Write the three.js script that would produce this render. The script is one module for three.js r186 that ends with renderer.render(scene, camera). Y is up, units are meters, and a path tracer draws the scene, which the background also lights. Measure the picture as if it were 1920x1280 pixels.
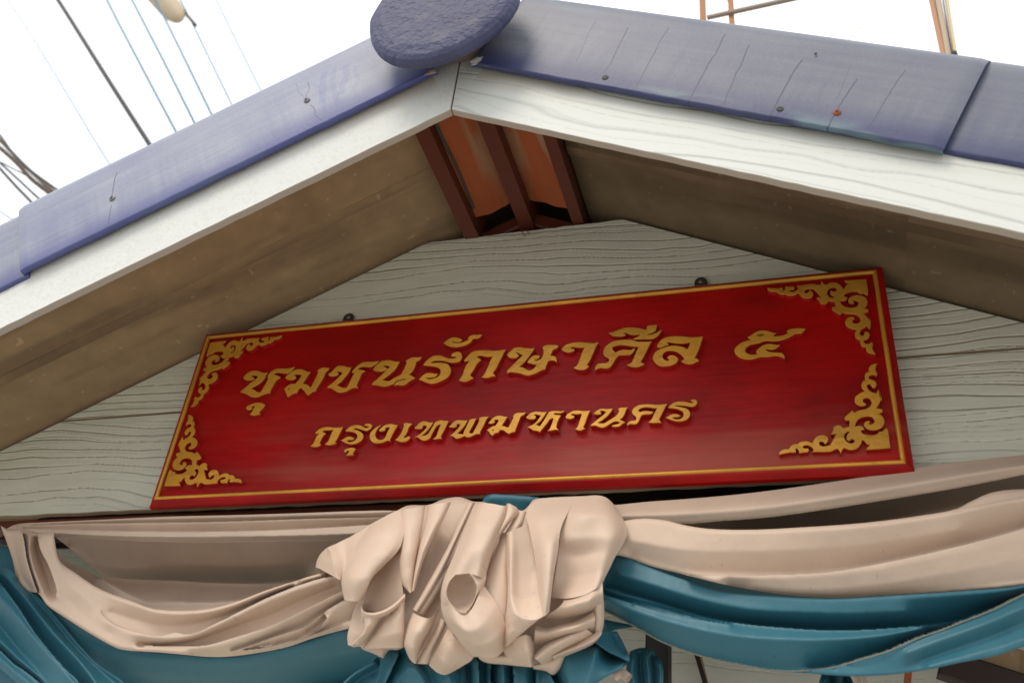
import * as THREE from 'three';
import { mergeGeometries } from 'three/addons/utils/BufferGeometryUtils.js';

// ───────────── camera (standing on the pavement, looking up at the gable, slightly rolled)
const CAM = new THREE.Vector3(0.591, 1.6, 1.65), F = 1866.9;
const RX = new THREE.Vector3(0.95788, 0.09122, -0.27229), RDOWN = new THREE.Vector3(-0.08506, -0.81551, -0.57246), RFWD = new THREE.Vector3(-0.27428, 0.57151, -0.7734);
const camera = new THREE.PerspectiveCamera(37.845, 1920 / 1280, 0.05, 400);
camera.position.copy(CAM);
camera.up.copy(RDOWN).negate();
camera.lookAt(CAM.clone().add(RFWD));
camera.focus = 2.0;
camera.userData.fStop = 4.5;

const scene = new THREE.Scene();
// ───────────── overcast sky: white, brighter towards the zenith
{
  const w = 64, h = 32, d = new Float32Array(w * h * 4);
  for (let j = 0; j < h; j++) for (let i = 0; i < w; i++) {
    const el = ((j + 0.5) / h - 0.5) * Math.PI, s = Math.max(0, Math.sin(el));
    const L = el < 0 ? 0.25 : SKY() * (0.62 + 0.38 * s);
    d.set([L * 0.985, L, L * 1.03, 1], (j * w + i) * 4);
  }
  const t = new THREE.DataTexture(d, w, h, THREE.RGBAFormat, THREE.FloatType);
  t.mapping = THREE.EquirectangularReflectionMapping; t.magFilter = t.minFilter = THREE.LinearFilter; t.needsUpdate = true;
  scene.background = t; scene.environment = t;
}
function SKY() { return 1.62; }
const sun = new THREE.DirectionalLight(0xfff2e0, 1.5);
sun.position.set(-1.6, 2.3 + 5.2, 4.2); sun.target.position.set(0, 2.3, 0);
sun.castShadow = true; sun.shadow.radius = 45; sun.shadow.mapSize.set(2048, 2048);
Object.assign(sun.shadow.camera, { left: -4, right: 4, top: 4, bottom: -4, near: 0.1, far: 20 });
scene.add(sun, sun.target);
const renderer = new THREE.WebGLRenderer({ antialias: true });
renderer.toneMapping = THREE.LinearToneMapping;
renderer.toneMappingExposure = 1.0;
renderer.shadowMap.enabled = true;
renderer.setSize(1024, 682);

// ───────────── helpers
function at(px, py, z) {                       // the point of the plane at depth z that stands at this place of the photograph
  const a = px - 960, b = py - 640;
  const d = new THREE.Vector3().addScaledVector(RX, a).addScaledVector(RDOWN, b).addScaledVector(RFWD, F);
  return d.multiplyScalar((z - CAM.z) / d.z).add(CAM);
}
let seed = 12345;
const rnd = () => { seed = (seed * 1664525 + 1013904223) >>> 0; return seed / 4294967296; };
const h2 = (x, y) => { let n = Math.imul(x, 374761393) + Math.imul(y, 668265263) | 0; n = Math.imul(n ^ (n >>> 13), 1274126177); return ((n ^ (n >>> 16)) >>> 0) / 4294967296; };
function vn(x, y) { const i = Math.floor(x), j = Math.floor(y), f = x - i, g = y - j, u = f * f * (3 - 2 * f), v = g * g * (3 - 2 * g); return (h2(i, j) * (1 - u) + h2(i + 1, j) * u) * (1 - v) + (h2(i, j + 1) * (1 - u) + h2(i + 1, j + 1) * u) * v; }
const fbm = (x, y, o = 4) => { let s = 0, a = 0.5, t = 0; for (let k = 0; k < o; k++) { s += a * vn(x, y); t += a; a *= 0.5; x = x * 2.03 + 17.1; y = y * 2.03 + 5.3; } return s / t; };
const sm = (a, b, x) => { const t = Math.min(1, Math.max(0, (x - a) / (b - a))); return t * t * (3 - 2 * t); };
const mix = (a, b, t) => a + (b - a) * t;
const enc = (c) => 255 * (c <= 0.0031308 ? 12.92 * c : 1.055 * Math.pow(c, 1 / 2.4) - 0.055);
function tex(w, h, fn, srgb, wm, hm) {         // fn(x metres, y metres) -> linear colour [r,g,b] or grey; covers wm × hm metres
  const d = new Uint8Array(w * h * 4);
  for (let j = 0; j < h; j++) for (let i = 0; i < w; i++) {
    const c = fn(i / w * wm, j / h * hm), k = (j * w + i) * 4;
    if (srgb) { d[k] = enc(Math.min(1, Math.max(0, c[0]))); d[k + 1] = enc(Math.min(1, Math.max(0, c[1]))); d[k + 2] = enc(Math.min(1, Math.max(0, c[2]))); } else d[k] = d[k + 1] = d[k + 2] = Math.min(255, Math.max(0, c * 255));
    d[k + 3] = 255;
  }
  const t = new THREE.DataTexture(d, w, h);
  t.wrapS = t.wrapT = THREE.RepeatWrapping; t.magFilter = THREE.LinearFilter; t.minFilter = THREE.LinearMipmapLinearFilter; t.generateMipmaps = true;
  if (srgb) t.colorSpace = THREE.SRGBColorSpace;
  t.repeat.set(1 / wm, 1 / hm); t.needsUpdate = true;
  return t;
}
const std = (o) => new THREE.MeshStandardMaterial(o);
const lin = (r, g, b) => new THREE.Color().setRGB(r, g, b);
const taken = new Map();
const numbered = (n) => { const k = taken.get(n) ?? 0; taken.set(n, k + 1); return k ? n + '_' + String(k).padStart(3, '0') : n; };
function mesh(name, geo, mat, parent) {
  const m = new THREE.Mesh(geo, mat); m.name = parent === scene ? numbered(name) : name; m.castShadow = m.receiveShadow = true; parent.add(m); return m;
}
function tag(o, label, category, group) { o.userData.label = label; o.userData.category = category; if (group) o.userData.group = group; return o; }
function thing(name, label, category, pos = [0, 0, 0], group) { const g = new THREE.Group(); g.name = numbered(name); g.position.set(...pos); scene.add(g); return tag(g, label, category, group); }
function box(w, h, d, x, y, z, r = 0.002) {     // a box with chamfered edges, centre at x,y,z; uv in metres
  const s = new THREE.Shape(); const a = w / 2 - r, b = h / 2 - r;
  s.moveTo(-a, -b); s.lineTo(a, -b); s.lineTo(a, b); s.lineTo(-a, b); s.closePath();
  const g = new THREE.ExtrudeGeometry(s, { depth: d - 2 * r, bevelEnabled: true, bevelSize: r, bevelThickness: r, bevelSegments: 1 });
  g.translate(x, y, z - d / 2 + r);
  return g;
}
function grid(nu, nv, f, uvf) {                 // surface through f(u 0..1, v 0..1) -> Vector3
  const p = [], uv = [], ix = [];
  for (let j = 0; j <= nv; j++) for (let i = 0; i <= nu; i++) { const q = f(i / nu, j / nv); p.push(q.x, q.y, q.z); const t = uvf ? uvf(i / nu, j / nv, q) : [i / nu, j / nv]; uv.push(t[0], t[1]); }
  for (let j = 0; j < nv; j++) for (let i = 0; i < nu; i++) { const a = j * (nu + 1) + i, b = a + 1, c = a + nu + 1, e = c + 1; ix.push(a, b, e, a, e, c); }
  const g = new THREE.BufferGeometry();
  g.setAttribute('position', new THREE.Float32BufferAttribute(p, 3)); g.setAttribute('uv', new THREE.Float32BufferAttribute(uv, 2)); g.setIndex(ix); g.computeVertexNormals();
  return g;
}
function bar(a, b, w, h, mat, name, parent, up = new THREE.Vector3(0, 0, 1)) {   // rectangular bar from a to b
  const L = a.distanceTo(b), g = box(w, L, h, 0, 0, 0, Math.min(w, h) * 0.12);
  const y = b.clone().sub(a).normalize(), x = new THREE.Vector3().crossVectors(y, up).normalize(), z = new THREE.Vector3().crossVectors(x, y);
  g.applyMatrix4(new THREE.Matrix4().makeBasis(x, y, z).setPosition(a.clone().add(b).multiplyScalar(0.5)));
  return name ? mesh(name, g, mat, parent) : g;
}
function tube(pts, r, seg = 40, rad = 8) { return new THREE.TubeGeometry(new THREE.CatmullRomCurve3(pts), seg, r, rad, false); }
// ───────────── surfaces
const K = 0.497, AL = Math.atan(K), CA = Math.cos(AL), SA = Math.sin(AL);
function grain(x, y, n, warp, off) {            // embossed wood grain: 0 = bottom of a groove, 1 = flat
  const ph = y * n + warp * (fbm(x * 1.1 + off, y * 3.1 + off, 3) * 2.4 + 0.55 * vn(x * 5 + off, y * 14) + 0.16 * vn(x * 17, y * 40));
  let g = 0;
  for (const q of [ph, ph * 1.9 + 0.37]) {
    const id = Math.floor(q), f = Math.abs(q - id - 0.5) * 2, first = q === ph;
    const amp = sm(first ? 0.28 : 0.55, first ? 0.6 : 0.8, vn(x * 1.7 + id * 7.3 + off, id * 3.17)) * (first ? 1 : 0.55);
    g = Math.max(g, amp * Math.exp(-Math.pow((1 - f) / (first ? 0.13 : 0.16), 2)));
  }
  return 1 - g;
}
const wallBump = tex(1536, 768, (x, y) => 0.86 * grain(x, y, 46, 1.7, 3) + 0.1 * fbm(x * 30, y * 190, 2) + 0.04 * vn(x * 300, y * 300), false, 2.4, 1.2);
const wallMap = tex(1536, 768, (x, y) => { const g = grain(x, y, 46, 1.7, 3), n = fbm(x * 2.1, y * 3.3, 3), m = fbm(x * 9 + 4, y * 60, 3); const k = (0.8 + 0.2 * g) * (0.9 + 0.16 * m) * (0.92 + 0.14 * n); return [0.74 * k, 0.75 * k * mix(0.985, 1, g), 0.63 * k * mix(0.93, 1, g)]; }, true, 2.4, 1.2);
const bargeBump = tex(1024, 256, (x, y) => 0.9 * grain(x * 0.62 + 5, y * 0.9, 30, 2.0, 11) + 0.06 * vn(x * 200, y * 200) + 0.04 * fbm(x * 20, y * 120, 2), false, 1.8, 0.45);
const stainAt = (x, y) => sm(0.075, 0.13, y + 0.035 * fbm(x * 9, y * 9, 3)) * (0.3 + 0.7 * sm(0.3, 0.05, Math.abs(x) % 1.8));
const bargeMap = tex(1024, 256, (x, y) => { const g = grain(x * 0.62 + 5, y * 0.9, 30, 2.0, 11), s = stainAt(x, y) * 0.55, k = 0.8 + 0.2 * g; return [mix(0.66, 0.42, s) * k, mix(0.685, 0.36, s) * k, mix(0.64, 0.25, s) * k]; }, true, 1.8, 0.45);
const roughBump = tex(512, 256, (x, y) => 0.5 * vn(x * 260, y * 260) + 0.5 * vn(x * 120, y * 120), false, 0.6, 0.3);
const bargeLeftMap = tex(1024, 256, (x, y) => { const s = stainAt(x, y) * 0.6, k = 0.97 + 0.06 * fbm(x * 14, y * 26, 3) - 0.05 * sm(0.7, 0.8, vn(x * 160, y * 160)); return [mix(0.70, 0.45, s) * k, mix(0.72, 0.37, s) * k, mix(0.685, 0.26, s) * k]; }, true, 1.8, 0.45);
const soffitMap = tex(768, 384, (x, y) => { const n = fbm(x * 3, y * 9, 4), b = fbm(x * 34, y * 34, 4), st = sm(0.45, 0.7, fbm(x * 1.7 + 9, y * 16, 4)), bl = sm(0.55, 0.8, fbm(x * 7 + 2, y * 7, 4)); const k = (0.72 + 0.5 * n) * (0.84 + 0.3 * b) * (1 - 0.3 * st) * (1 - 0.12 * bl); const sp = sm(0.93, 0.97, vn(x * 70, y * 70)) * 0.35; return [0.29 * k + sp * 0.3, 0.205 * k + sp * 0.28, 0.12 * k + sp * 0.22]; }, true, 1.8, 0.9);
const rustMap = tex(512, 256, (x, y) => { const n = fbm(x * 22, y * 6, 4), pale = sm(0.55, 0.8, fbm(x * 30 + 3, y * 4 + 7, 3)); return [mix(0.36 + 0.12 * n, 0.42, pale), mix(0.085 + 0.04 * n, 0.24, pale), mix(0.025 + 0.01 * n, 0.13, pale)]; }, true, 0.6, 0.6);
const M = {
  wall: std({ map: wallMap, bumpMap: wallBump, bumpScale: 0.004, roughness: 0.62 }),
  wallEdge: std({ color: lin(0.36, 0.27, 0.17), roughness: 0.9 }),
  barge: std({ map: bargeMap, bumpMap: bargeBump, bumpScale: 0.0014, roughness: 0.55 }),
  bargeLeft: std({ map: bargeLeftMap, bumpMap: roughBump, bumpScale: 0.0007, roughness: 0.75 }),
  bargeEdge: std({ color: lin(0.46, 0.41, 0.34), roughness: 0.9 }),
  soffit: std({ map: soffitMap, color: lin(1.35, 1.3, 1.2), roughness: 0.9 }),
  soffitHalfShade: std({ map: soffitMap, color: lin(0.8, 0.78, 0.74), roughness: 0.85 }),  // right outer boards and batten: same material as soffit, lighter shade in the tint
  soffitShade: std({ map: soffitMap, color: lin(0.66, 0.66, 0.62), roughness: 0.85 }),  // right inner boards: same material as soffit, shade put into the tint
  rust: std({ map: rustMap, roughness: 0.7 }),
  beam: std({ color: lin(0.13, 0.032, 0.017), roughness: 0.5 }),
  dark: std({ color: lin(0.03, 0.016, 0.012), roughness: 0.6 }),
  black: std({ color: lin(0.012, 0.012, 0.013), roughness: 0.6 }),
  pale: std({ map: wallMap, bumpMap: wallBump, bumpScale: 0.001, roughness: 0.7 }),
  concrete: std({ map: tex(512, 512, (x, y) => { const k = 0.34 + 0.1 * fbm(x * 1.5, y * 1.5, 4); return [k, k * 0.97, k * 0.92]; }, true, 8, 8), roughness: 0.95 }),
  roof: std({ color: lin(0.11, 0.14, 0.27), roughness: 0.8 }),
  steel: std({ color: lin(0.22, 0.21, 0.2), roughness: 0.4, metalness: 0.7 }),
  rustScrew: std({ color: lin(0.3, 0.09, 0.03), roughness: 0.6, metalness: 0.2 }),
};
// ───────────── ground
{
  const g = new THREE.PlaneGeometry(300, 300, 1, 1); g.rotateX(-Math.PI / 2);
  const uv = g.attributes.uv; for (let i = 0; i < uv.count; i++) uv.setXY(i, uv.getX(i) * 300, uv.getY(i) * 300);
  const o = mesh('ground', g, M.concrete, scene); o.userData.kind = 'structure'; o.userData.label = 'grey concrete forecourt in front of the gateway'; 
}
// ───────────── the gateway and its gable
const house = thing('gabled_gateway', 'gabled gateway with blue verge tiles, white fascia boards and pale grained plank wall', 'building');
function board(name, pts, thick, zFront, mats, parent, ang = 0, u0 = [0, 0], bev = 0.0012) {   // a plank cut to an outline that lies in the plane of the wall; grain along ang
  const s = new THREE.Shape(pts.map(([x, y]) => new THREE.Vector2(x, y)));
  const g = new THREE.ExtrudeGeometry(s, { depth: thick - 2 * bev, bevelEnabled: true, bevelSize: bev, bevelOffset: -bev, bevelThickness: bev, bevelSegments: 1 });
  g.translate(0, 0, zFront - thick + bev);
  const p = g.attributes.position, uv = g.attributes.uv, c = Math.cos(ang), n = Math.sin(ang);
  for (let i = 0; i < p.count; i++) { const x = p.getX(i) - u0[0], y = p.getY(i) - u0[1]; uv.setXY(i, (x * c + y * n), (-x * n + y * c) + (p.getZ(i) - zFront)); }
  return mesh(name, g, mats, parent);
}
const ragged = (a, b, n, amp) => { const o = []; for (let i = 0; i <= n; i++) { const t = i / n, e = i && i < n ? (rnd() - 0.5) * 2 * amp : 0; o.push([mix(a[0], b[0], t), mix(a[1], b[1], t) + e]); } return o; };
const wall = new THREE.Group(); wall.name = 'wall'; house.add(wall);
{
  const yj = 2.7035, top = 3.134, ap = 3.252, xe = (y) => (ap - y) / K;
  board('plank', [...ragged([-xe(yj + 0.001), yj + 0.001], [xe(yj + 0.001), yj + 0.001], 30, 0.0005), ...ragged([0.238, top], [-0.238, top], 24, 0.0012)].map((q) => q), 0.016, 0, [M.wall, M.wallEdge], wall, 0, [-1.3, 2.1]);
  board('plank', [...ragged([-1.6, 2.4575], [1.6, 2.4575], 120, 0.0012), [1.6, ap - K * 1.6], [xe(yj - 0.002), yj - 0.002], [-xe(yj - 0.002), yj - 0.002], [-1.6, ap - K * 1.6]], 0.016, -0.001, [M.wall, M.wallEdge], wall, 0, [-2.15, 1.62]);
}
// steel frame that carries the wall, and a dark backing for its gap
mesh('gap_shade_beam', box(2.9, 0.4, 0.03, 0, 2.735, -0.3, 0.004), M.dark, house);  // stretched tall and dark, stands in for shade in the gap under the wall
for (const x of [-1.42, 1.42]) mesh('post', box(0.09, 2.4, 0.09, x, 1.2, -0.06, 0.005), M.beam, house);
mesh('post', box(0.042, 2.4, 0.05, 0.298, 1.2, -0.17, 0.004), M.black, house);
mesh('rail', box(1.78, 0.02, 0.03, -0.71, 2.4455, -0.034, 0.002), M.beam, house);
// recessed plank wall behind the gable
const back = new THREE.Group(); back.name = 'recessed_wall'; house.add(back);
for (let k = 0; k < 13; k++) board('plank', [[-1.5, k * 0.195], [1.5, k * 0.195], [1.5, k * 0.195 + 0.192], [-1.5, k * 0.195 + 0.192]], 0.014, -0.34, M.pale, back, 0, [-rnd() * 3, -rnd() * 3]);
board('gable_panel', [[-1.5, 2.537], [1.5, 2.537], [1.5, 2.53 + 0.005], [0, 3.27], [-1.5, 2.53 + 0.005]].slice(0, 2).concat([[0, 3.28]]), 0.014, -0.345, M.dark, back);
bar(new THREE.Vector3(0.347, 2.262, -0.3), new THREE.Vector3(0.40, 2.07, -0.3), 0.009, 0.009, M.dark, 'rod', house);
bar(new THREE.Vector3(0.353, 2.262, -0.32), new THREE.Vector3(0.385, 2.12, -0.32), 0.006, 0.006, M.wallEdge, 'rod', house);
mesh('light_block_board', box(1.2, 0.014, 0.33, 0.9, 2.33, -0.165, 0.002), M.dark, house);  // added unseen board, keeps ground light out of the right swag
mesh('light_block_board', box(1.35, 0.014, 0.2, -0.77, 2.11, -0.23, 0.002), M.dark, house);  // added unseen board, keeps ground light out of the left swag
bar(at(1763, 1243, -0.2), at(2010, 1325, -0.2), 0.05, 0.03, M.dark, 'brace', house);
bar(at(1815, 1224, -0.22), at(2010, 1272, -0.22), 0.052, 0.02, M.soffit, 'brace', house);
bar(at(1706, 1240, -0.24), at(1698, 1320, -0.24), 0.012, 0.012, M.rust, 'rod', house);

// soffit boards, ridge beams and the roof above them
const P = (s, t, h, z) => new THREE.Vector3(s * (CA * t + SA * h), 3.027 - SA * t + CA * h, z);   // t down the slope, h square to it
for (const s of [-1, 1]) {
  for (const [z0, z1, dy] of [[0.19, 0.45, -0.006], [-0.33, 0.1875, 0.0]]) {
    const c = 3.262 + dy, x0 = 0.15, x1 = 1.75, n = 40;
    const yAt = (x) => c - K * x + 0.002 * (fbm(x * 5, z0 * 9 + s * 3, 2) - 0.5);
    const lower = grid(n, 8, (u, v) => { const x = mix(x0, x1, u), z = mix(z0, z1, v); return new THREE.Vector3(s * x, yAt(x) + 0.004 * (fbm(x * 4 + s * 20, z * 8, 3) - 0.5), z); }, (u, v) => [mix(x0, x1, u) + (s + 1) * 2.3, mix(z0, z1, v) + s * 0.3]);
    const upper = grid(1, 1, (u, v) => { const x = mix(x0, x1, u); return new THREE.Vector3(s * x, c - K * x + 0.012, mix(z0, z1, v)); });
    const edge = grid(n, 1, (u, v) => { const x = mix(x0, x1, u); return new THREE.Vector3(s * x, yAt(x) + v * 0.012, z0); });
    const m = mesh('soffit_board', mergeGeometries([lower, upper, edge]), s > 0 && z0 < 0 ? M.soffitShade : s > 0 ? M.soffitHalfShade : M.soffit, house); m.material.side = THREE.DoubleSide;
  }
  { const b = grid(60, 3, (u, v) => { const x = mix(0.15, 1.75, u), e = v === 0 || v === 1 ? 0 : 0.0045; return new THREE.Vector3(s * x, 3.2565 - K * x - e + 0.0012 * (fbm(x * 9, s + 4, 2) - 0.5), 0.1885 + (v < 0.5 ? -0.011 : 0.011) + (v === 0 ? -0.0015 : v === 1 ? 0.0015 : 0)); }, (u, v) => [u * 1.6 + s, v * 0.03]); mesh('batten', b, s > 0 ? M.soffitHalfShade : M.soffit, house); }
  const t0 = 0.0, rp = new THREE.Shape([[0, 3.285], [s * 1.8, 3.285 - K * 1.8], [s * 1.8, 3.33 - K * 1.8], [0, 3.33]].map((q) => new THREE.Vector2(...q)));
  const rg = new THREE.ExtrudeGeometry(rp, { depth: 1.45, bevelEnabled: false }); rg.translate(0, 0, -1.0);
  mesh('roof_panel', rg, M.roof, house);
}
{
  const beams = [[-0.122, 0.035, 3.13, 3.21], [0.006, 0.034, 3.158, 3.255], [0.133, 0.026, 3.14, 3.21]];
  for (const [x, w, y0, y1] of beams) mesh('ridge_beam', box(w, y1 - y0, 0.78, x, (y0 + y1) / 2, 0.06, 0.003), M.beam, house);
  for (const s of [-1, 1]) {
    const g = grid(10, 20, (u, v) => { const x = mix(0.012, 0.14, u); return new THREE.Vector3(s * x, 3.206 - K * x * 0.9 + 0.003 * fbm(u * 4, v * 20, 2), mix(0.025 + 0.02 * fbm(u * 5, s * 3, 2), 0.45, v)); }, (u, v) => [u * 0.13 + s * 0.3, v * 0.5]);
    mesh('ridge_panel', g, M.rust, house).material.side = THREE.DoubleSide;
  }
  for (const s of [-1, 1]) mesh('roof_shade_panel', grid(4, 4, (u, v) => new THREE.Vector3(s * 0.155 * u, 3.268 - K * 0.155 * u, mix(-0.33, 0.44, v))), M.dark, house).material.side = THREE.DoubleSide;  // added dark sheet below the roof panels, stands in for interior shade
  const zb = -0.03;
  bar(new THREE.Vector3(-0.13, 3.128, zb), new THREE.Vector3(-0.0, 3.192, zb), 0.035, 0.03, M.beam, 'rafter', house);
  bar(new THREE.Vector3(0.14, 3.128, zb), new THREE.Vector3(0.004, 3.192, zb), 0.035, 0.03, M.beam, 'rafter', house);
  mesh('tie_beam', box(0.6, 0.05, 0.04, 0, 3.125, -0.045, 0.003), M.beam, house);
  const sealant = tube([new THREE.Vector3(-0.099, 3.165, 0.44), new THREE.Vector3(-0.1, 3.16, 0.3), new THREE.Vector3(-0.098, 3.163, 0.2), new THREE.Vector3(-0.1, 3.16, 0.07)], 0.004, 30, 6);
  mesh('sealant', sealant, std({ color: lin(0.1, 0.085, 0.06), roughness: 0.9 }), house);
  for (const [a, b] of [[[973, 432], [985, 443]], [[985, 430], [991, 438]]]) bar(at(a[0], a[1] - 6, 0.006), at(b[0], b[1], 0.006), 0.0016, 0.0016, M.beam, 'wire_end', house);
}
// fascia boards (barge boards)
for (const s of [-1, 1]) {
  const x0 = 0.0013 * s, low = (x) => 3.027 - K * x, n = 80, pts = [];
  for (let i = 0; i <= n; i++) { const x = mix(0.0013, 1.75, i / n); pts.push([s * x, low(x) + (i ? (rnd() - 0.5) * 0.0016 : 0)]); }
  pts.push([s * 1.75, low(1.75) + 0.2], [x0, 3.227]);
  if (s < 0) pts.reverse();
  const m = board('barge_board', pts, 0.016, 0.474, [s > 0 ? M.barge : M.bargeLeft, M.bargeEdge], house, -s * AL, [0, 3.027], 0.001);
  if (s < 0) { const uv = m.geometry.attributes.uv; for (let i = 0; i < uv.count; i++) uv.setX(i, -uv.getX(i)); m.userData.label = 'rough white fascia board under the left verge tiles'; } else m.userData.label = 'wood-grained white fascia board under the right verge tiles';
}
// verge tiles: vertical face that rolls over the edge of the roof
function tileMaterial(cracks, sideTint, k, tone = 1) {
  const W = 1024, H = 400, wm = 1.0, hm = 0.39, base = new Uint8ClampedArray(W * H * 4);
  const cv = document.createElement('canvas'); cv.width = W; cv.height = H;
  const cx = cv.getContext('2d'), im = cx.createImageData(W, H);
  for (let j = 0; j < H; j++) for (let i = 0; i < W; i++) {
    const x = i / W * wm, y = (1 - j / H) * hm;                    // y: from the lower lip upwards
    const st = fbm(x * 55 + k * 9, y * 3.5, 3), br = fbm(x * 5 + k, y * 130, 3), n = fbm(x * 6 + k * 3, y * 9, 4), fine = vn(x * 420, y * 420);
    const fade = sm(0.0, 0.075, y + 0.035 * (n - 0.5) - 0.012) * (0.72 + 0.5 * (n - 0.35)) * sm(0.0, 0.02, x + 0.01 * n);
    const f = Math.min(1, Math.max(0, fade * (0.86 + 0.5 * (st - 0.5) * sm(0.2, 0.05, y) + 0.3 * (br - 0.5))));
    const green = sm(0.5, 0.7, fbm(x * 7 + 31 + k, y * 30 + 5, 3)) * sideTint * (sm(0.045, 0.015, y) + 0.35 * sm(0.17, 0.21, y)) * 0.7, g2 = 0.94 + 0.1 * fine;
    const q = (j * W + i) * 4;
    im.data[q] = enc(mix(mix(0.04, 0.185, f) * tone, 0.24, green * 0.5) * g2); im.data[q + 1] = enc(mix(mix(0.047, 0.197, f) * tone, 0.4, green * 0.5) * g2); im.data[q + 2] = enc(mix(mix(0.13, 0.228, f) * tone, 0.42, green * 0.4) * g2); im.data[q + 3] = 255;
  }
  cx.putImageData(im, 0, 0);
  for (const c of cracks) {                                        // hairline cracks, metres along and up the face
    cx.strokeStyle = ((c[5] ?? 0) > 6 ? 'rgba(60,74,150,' : 'rgba(48,46,74,') + (c[4] ?? 0.8) + ')'; cx.lineWidth = c[5] ?? 1.8; cx.beginPath();
    for (let q = 0; q <= 14; q++) { const t = q / 14, x = mix(c[0], c[2], t) + 0.012 * (fbm(t * 3 + c[0] * 40, 7, 3) - 0.5), y = mix(c[1], c[3], t); cx[q ? 'lineTo' : 'moveTo'](x / wm * W, (1 - y / hm) * H); }
    cx.stroke();
  }
  const t = new THREE.CanvasTexture(cv); t.colorSpace = THREE.SRGBColorSpace; t.wrapS = t.wrapT = THREE.ClampToEdgeWrapping; t.repeat.set(1 / wm, 1 / hm);
  return std({ map: t, bumpMap: tileBump, bumpScale: 0.00035, roughness: 0.48 });
}
const tileBump = tex(512, 256, (x, y) => 0.6 * fbm(x * 6, y * 160, 3) + 0.4 * vn(x * 240, y * 240), false, 0.8, 0.4);
function tile(name, s, t0, t1, dz, dh, mat, label, kx) {
  const zf = 0.492 + dz, hb = 0.107 + dh, hf = 0.295 + dh, rz = 0.12, rh = 0.075, prof = [];
  prof.push([zf - 0.013, hb + 0.001], [zf - 0.006, hb - 0.002], [zf - 0.001, hb], [zf, hb + 0.004]);
  for (let i = 1; i <= 8; i++) prof.push([zf - 0.004 * (i / 8) ** 2, mix(hb + 0.004, hf, i / 8)]);
  for (let i = 1; i <= 14; i++) { const a = i / 14 * Math.PI / 2; prof.push([zf - 0.004 - rz * (1 - Math.cos(a)), hf + rh * Math.sin(a)]); }
  prof.push([zf - 0.3, hf + rh + 0.004]);
  const ins = prof.slice(1).map(([z, h], i, a) => { const A = prof[i], B = prof[Math.min(prof.length - 1, i + 2)], dx = B[0] - A[0], dy = B[1] - A[1], l = Math.hypot(dx, dy) || 1; return [z + dy / l * -0.011, h + dx / l * 0.011]; });
  const len = [0]; for (let i = 1; i < prof.length; i++) len.push(len[i - 1] + Math.hypot(prof[i][0] - prof[i - 1][0], prof[i][1] - prof[i - 1][1]));
  const nT = 70, nP = prof.length - 1, L = t1 - t0;
  const wob = (u, i) => (i < 3 ? 0.0035 * (fbm(u * 40 + t0 * 9, s * 3, 3) - 0.5) : 0) + 0.0012 * (fbm(u * 6 + s, i * 0.3, 2) - 0.5);
  const endRoll = (u) => { const e = Math.min(u * L, (1 - u) * L); return e < 0.006 ? -0.003 * (1 - e / 0.006) ** 2 : 0; };
  const outer = grid(nT, nP, (u, v) => { const i = Math.round(v * nP), q = prof[i]; return P(s, t0 + u * L, q[1] + wob(u, i), q[0] + endRoll(u)); }, (u, v) => [u * L + kx, len[Math.round(v * nP)]]);
  const nI = ins.length - 1;
  const inner = grid(nT, nI, (u, v) => { const q = ins[Math.round(v * nI)]; return P(s, t0 + u * L, q[1], q[0]); }, () => [0.01, 0.004]);
  const caps = [0, 1].map((e) => grid(nI, 1, (u, v) => { const i = Math.round(u * nI), q = v ? ins[i] : prof[i + 1]; return P(s, t0 + e * L, q[1] + (v ? 0 : wob(e, i + 1)), q[0] + (v ? 0 : endRoll(e))); }, () => [0.01, 0.004]));
  const m = mesh(name, mergeGeometries([outer, inner, ...caps]), mat, house); m.material.side = THREE.DoubleSide; m.userData.label = label;
  return m;
}
const onTile = (px, py, s) => { const q = at(px, py, 0.492), x = q.x * s, y = q.y - 3.027; return [CA * x - SA * y, SA * x + CA * y - 0.107]; };
const crack = (s, t0, a0, b0, a1, b1, al, w) => { const A = onTile(a0, b0, s), B = onTile(a1, b1, s); return [A[0] - t0, A[1], B[0] - t0, B[1], al, w]; };
const crk = [[995, 73, 1030, 15, 0.35, 1.3], [1085, 109, 1125, 33, 0.55, 1.4], [1140, 131, 1185, 44, 0.8, 2.2], [1200, 160, 1262, 44, 0.75, 1.9], [1293, 197, 1366, 55, 0.85, 2.3], [1362, 190, 1412, 76, 0.8, 2.1], [1443, 224, 1512, 104, 0.85, 2.4], [1550, 246, 1572, 205, 0.8, 2.6], [1574, 200, 1612, 140, 0.8, 2], [1575, 180, 1600, 115, 0.35, 1.2], [1632, 234, 1705, 122, 0.6, 1.7]].map((c) => crack(1, -0.018, ...c));
const tR1 = tile('verge_tile', 1, -0.018, 0.867, 0.004, 0, tileMaterial(crk, 1, 1), 'long faded blue verge tile with slanting hairline cracks right of the ridge disc', 0);
const tR2 = tile('verge_tile', 1, 0.858, 1.85, -0.01, 0.012, tileMaterial([], 0.2, 2), 'clean blue verge tile at the right edge', 0);
const tL1 = tile('verge_tile', -1, -0.012, 0.888, 0.004, 0, tileMaterial([...[[550, 153, 574, 184, 0.45, 1.3], [575, 148, 575, 181, 0.6, 1.5], [579, 193, 603, 223, 0.7, 1.6], [216, 318, 210, 365, 0.7, 1.7], [209, 379, 204, 418, 0.55, 1.6]].map((c) => crack(-1, -0.012, ...c)), ...[[608, 128, 600, 190, 0.16, 16], [622, 122, 628, 186, 0.13, 12], [648, 116, 640, 172, 0.14, 14], [665, 118, 668, 160, 0.1, 10], [590, 150, 610, 205, 0.1, 9]].map((c) => crack(-1, -0.012, ...c))], 0.15, 3, 1.95), 'long pale blue verge tile left of the ridge disc with two screws', 0);
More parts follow.
